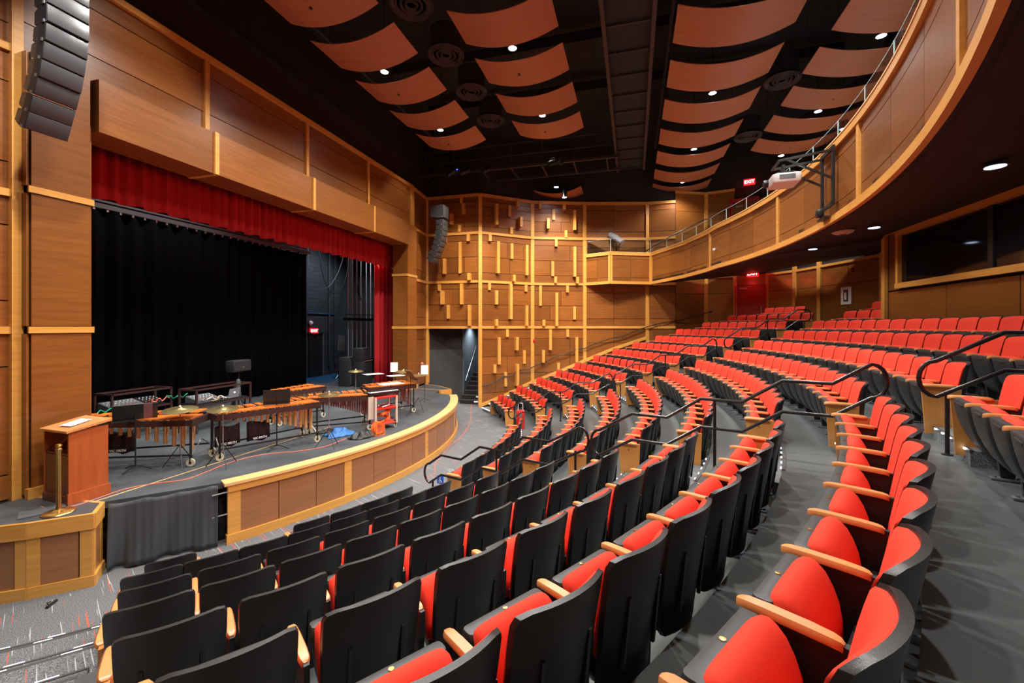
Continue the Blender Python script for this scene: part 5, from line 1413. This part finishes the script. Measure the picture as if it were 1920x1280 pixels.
# extra wash onto the proscenium panels and the seats from the catwalk
for x in (5.6, 8.8, 12.0, 15.0): spot((x, 6.6, ZC+.1), WALLWASH_W*.55, 1.1, (x+.1, 8.9, 7.6), r=.12, col=(1, .93, .84))
spot((4.0, 5.2, ZC), WALLWASH_W*1.2, 1.0, (4.0, 8.9, 4.0), r=.12, col=(1, .9, .75))
for x, y, ax, ay in ((14.2, 5.6, 17.8, 8.0), (15.0, 4.4, 18.8, 5.5), (15.6, 2.0, 20.1, 3.4), (16.0, .2, 21.0, .8)): spot((x, y, ZC+.1), WALLWASH_W*5.2, .95, (ax, ay, 4.6), r=.10, col=(1, .90, .74))
for x in (4.5, 9, 13.5, 17): spot((x, 3.4, ZC+.2), WALLWASH_W*1.0, .9, pol(RB, (x-10)*2.1)+(EYE+2.6,), r=.12, col=(1, .92, .82))
# stage lights
for x, y in ((6, 10.6), (9, 10.6), (12, 10.6), (15, 10.9)): spot((x, y, 7.4), STAGE_W, 2.0, (x-.3, 8.6, 1.0), r=.15, col=(1, .96, .92))
spot((17.5, 12.6, 8.8), STAGE_W*3.2, 1.9, (17.8, 14.6, 2.5), r=.2, col=(.85, .92, 1)); spot((9, 11.4, 8.5), STAGE_W*.6, 2.0, (9, 13.3, 2), r=.15)

# ceiling diffusers (round vents)
for i, (x, y) in enumerate(((7.9, 4.4), (9.6, 4.4), (11.3, 4.4), (13.05, 4.42), (13.06, -3.87), (16.6, -3.86))):
    o = empty('ceiling_vent', (x, y, ZC+.02), label='round dark ring ceiling vent, %s' % ['nearest in the left gap', 'second nearest in the left gap', 'third nearest in the left gap', 'farthest in the left gap', 'nearer one right of the catwalk columns', 'farther one right of the catwalk columns'][i], cat='vent', group='round ceiling vents')
    for r in (.12, .22, .33, .42): MB().lathe([(r-.035, -.0), (r, -.05), (r+.03, 0), (r, .02)], (0,0,0), 28).obj('ring', M_duct, o)
    MB().lathe([(.38, .1), (.38, .6)], (0,0,0), 24).obj('duct', M_ceil, o)
# catwalks
cw = empty('catwalk', (13, .1, EYE+6.75), label='long dark catwalk hung between the ceiling panel columns', cat='catwalk')
for y in (.64, -.44): MB().bar((-9, y-.1, 0), (6.2, y-.1, 0), .09, .10).obj('edge_rail', M_duct, cw); MB().bar((-9, y-.1, 1.0), (6.2, y-.1, 1.0), .05, .05).obj('guard_rail', M_duct, cw)
for i in range(15): MB().bar((-8.2+i*1.02, .5, .03), (-8.2+i*1.02, -.5, .03), .04, .04).obj('cross_bar', M_duct, cw)
MB().box((-1.4, .0, .08), (15.2, .95, .02)).obj('grating', M_ceil, cw)
cw2 = empty('catwalk', (17.6, 4.8, EYE+6.6), label='dark catwalk crossing the hall near the far wall', cat='catwalk')
for x in (-.55, .85): MB().bar((x, 4.3, 0), (x, -4.3, 0), .09, .10).obj('edge_rail', M_duct, cw2)
MB().bar((-.5, 4.3, 1.0), (-.5, -4.3, 1.0), .05, .05).obj('guard_rail', M_duct, cw2); MB().bar((-.5, 4.3, .5), (-.5, -4.3, .5), .04, .04).obj('guard_rail', M_duct, cw2)
for i in range(7): MB().bar((-.55, 4-1.3*i, 0), (.85, 4-1.3*i, -.04), .05, .05).obj('cross_bar', M_duct, cw2); MB().bar((-.5, 4-1.3*i, 0), (-.5, 4-1.3*i, 1.0), .04, .04).obj('upright', M_duct, cw2)
# stage lanterns on the cross catwalk
for i, y in enumerate((7.6, 7.0, 6.0, 3.2, 2.8)):
    o = empty('stage_lantern', (16.95, y, EYE+6.75), .3*i, label='black stage lantern clamped to the cross catwalk, %s from the left' % ORD[i+1], cat='stage light', group='lanterns on the cross catwalk')
    MB().lathe([(.09, -.22), (.11, 0), (.11, .18), (.08, .24)], (0, -.1, -.16), 12, M=Matrix.Rotation(1.1, 3, 'X')).obj('barrel', M_blackm, o)
    MB().tube([(-.13, -.1, -.16), (-.13, -.1, .02), (.13, -.1, .02), (.13, -.1, -.16)], .012, 6).obj('yoke', M_blackm, o)
MB().lathe([(.03, 0), (.03, .02), (0, .03)], (*un(857, 318, 10.3), 10.3), 8).obj('indicator_lamp', M_blue_led, label='tiny blue indicator light on the dark cross catwalk', cat='lamp')
# long black pipes/beams in the ceiling
for i, x in enumerate((12.3, 14.9)): MB().bar((x, 7.5, TOPZ-.35), (x, -6, TOPZ-.35), .2, .3).obj('ceiling_beam', M_ceil, kind='structure')
for i, y in enumerate((8.1, -.95)): MB().tube([(3, y, TOPZ-.7), (20, y, TOPZ-.7)], .05).obj('ceiling_pipe', M_duct, label='dark pipe under the ceiling %s' % ('by the stage wall' if i == 0 else 'beside the catwalk'), cat='pipe')
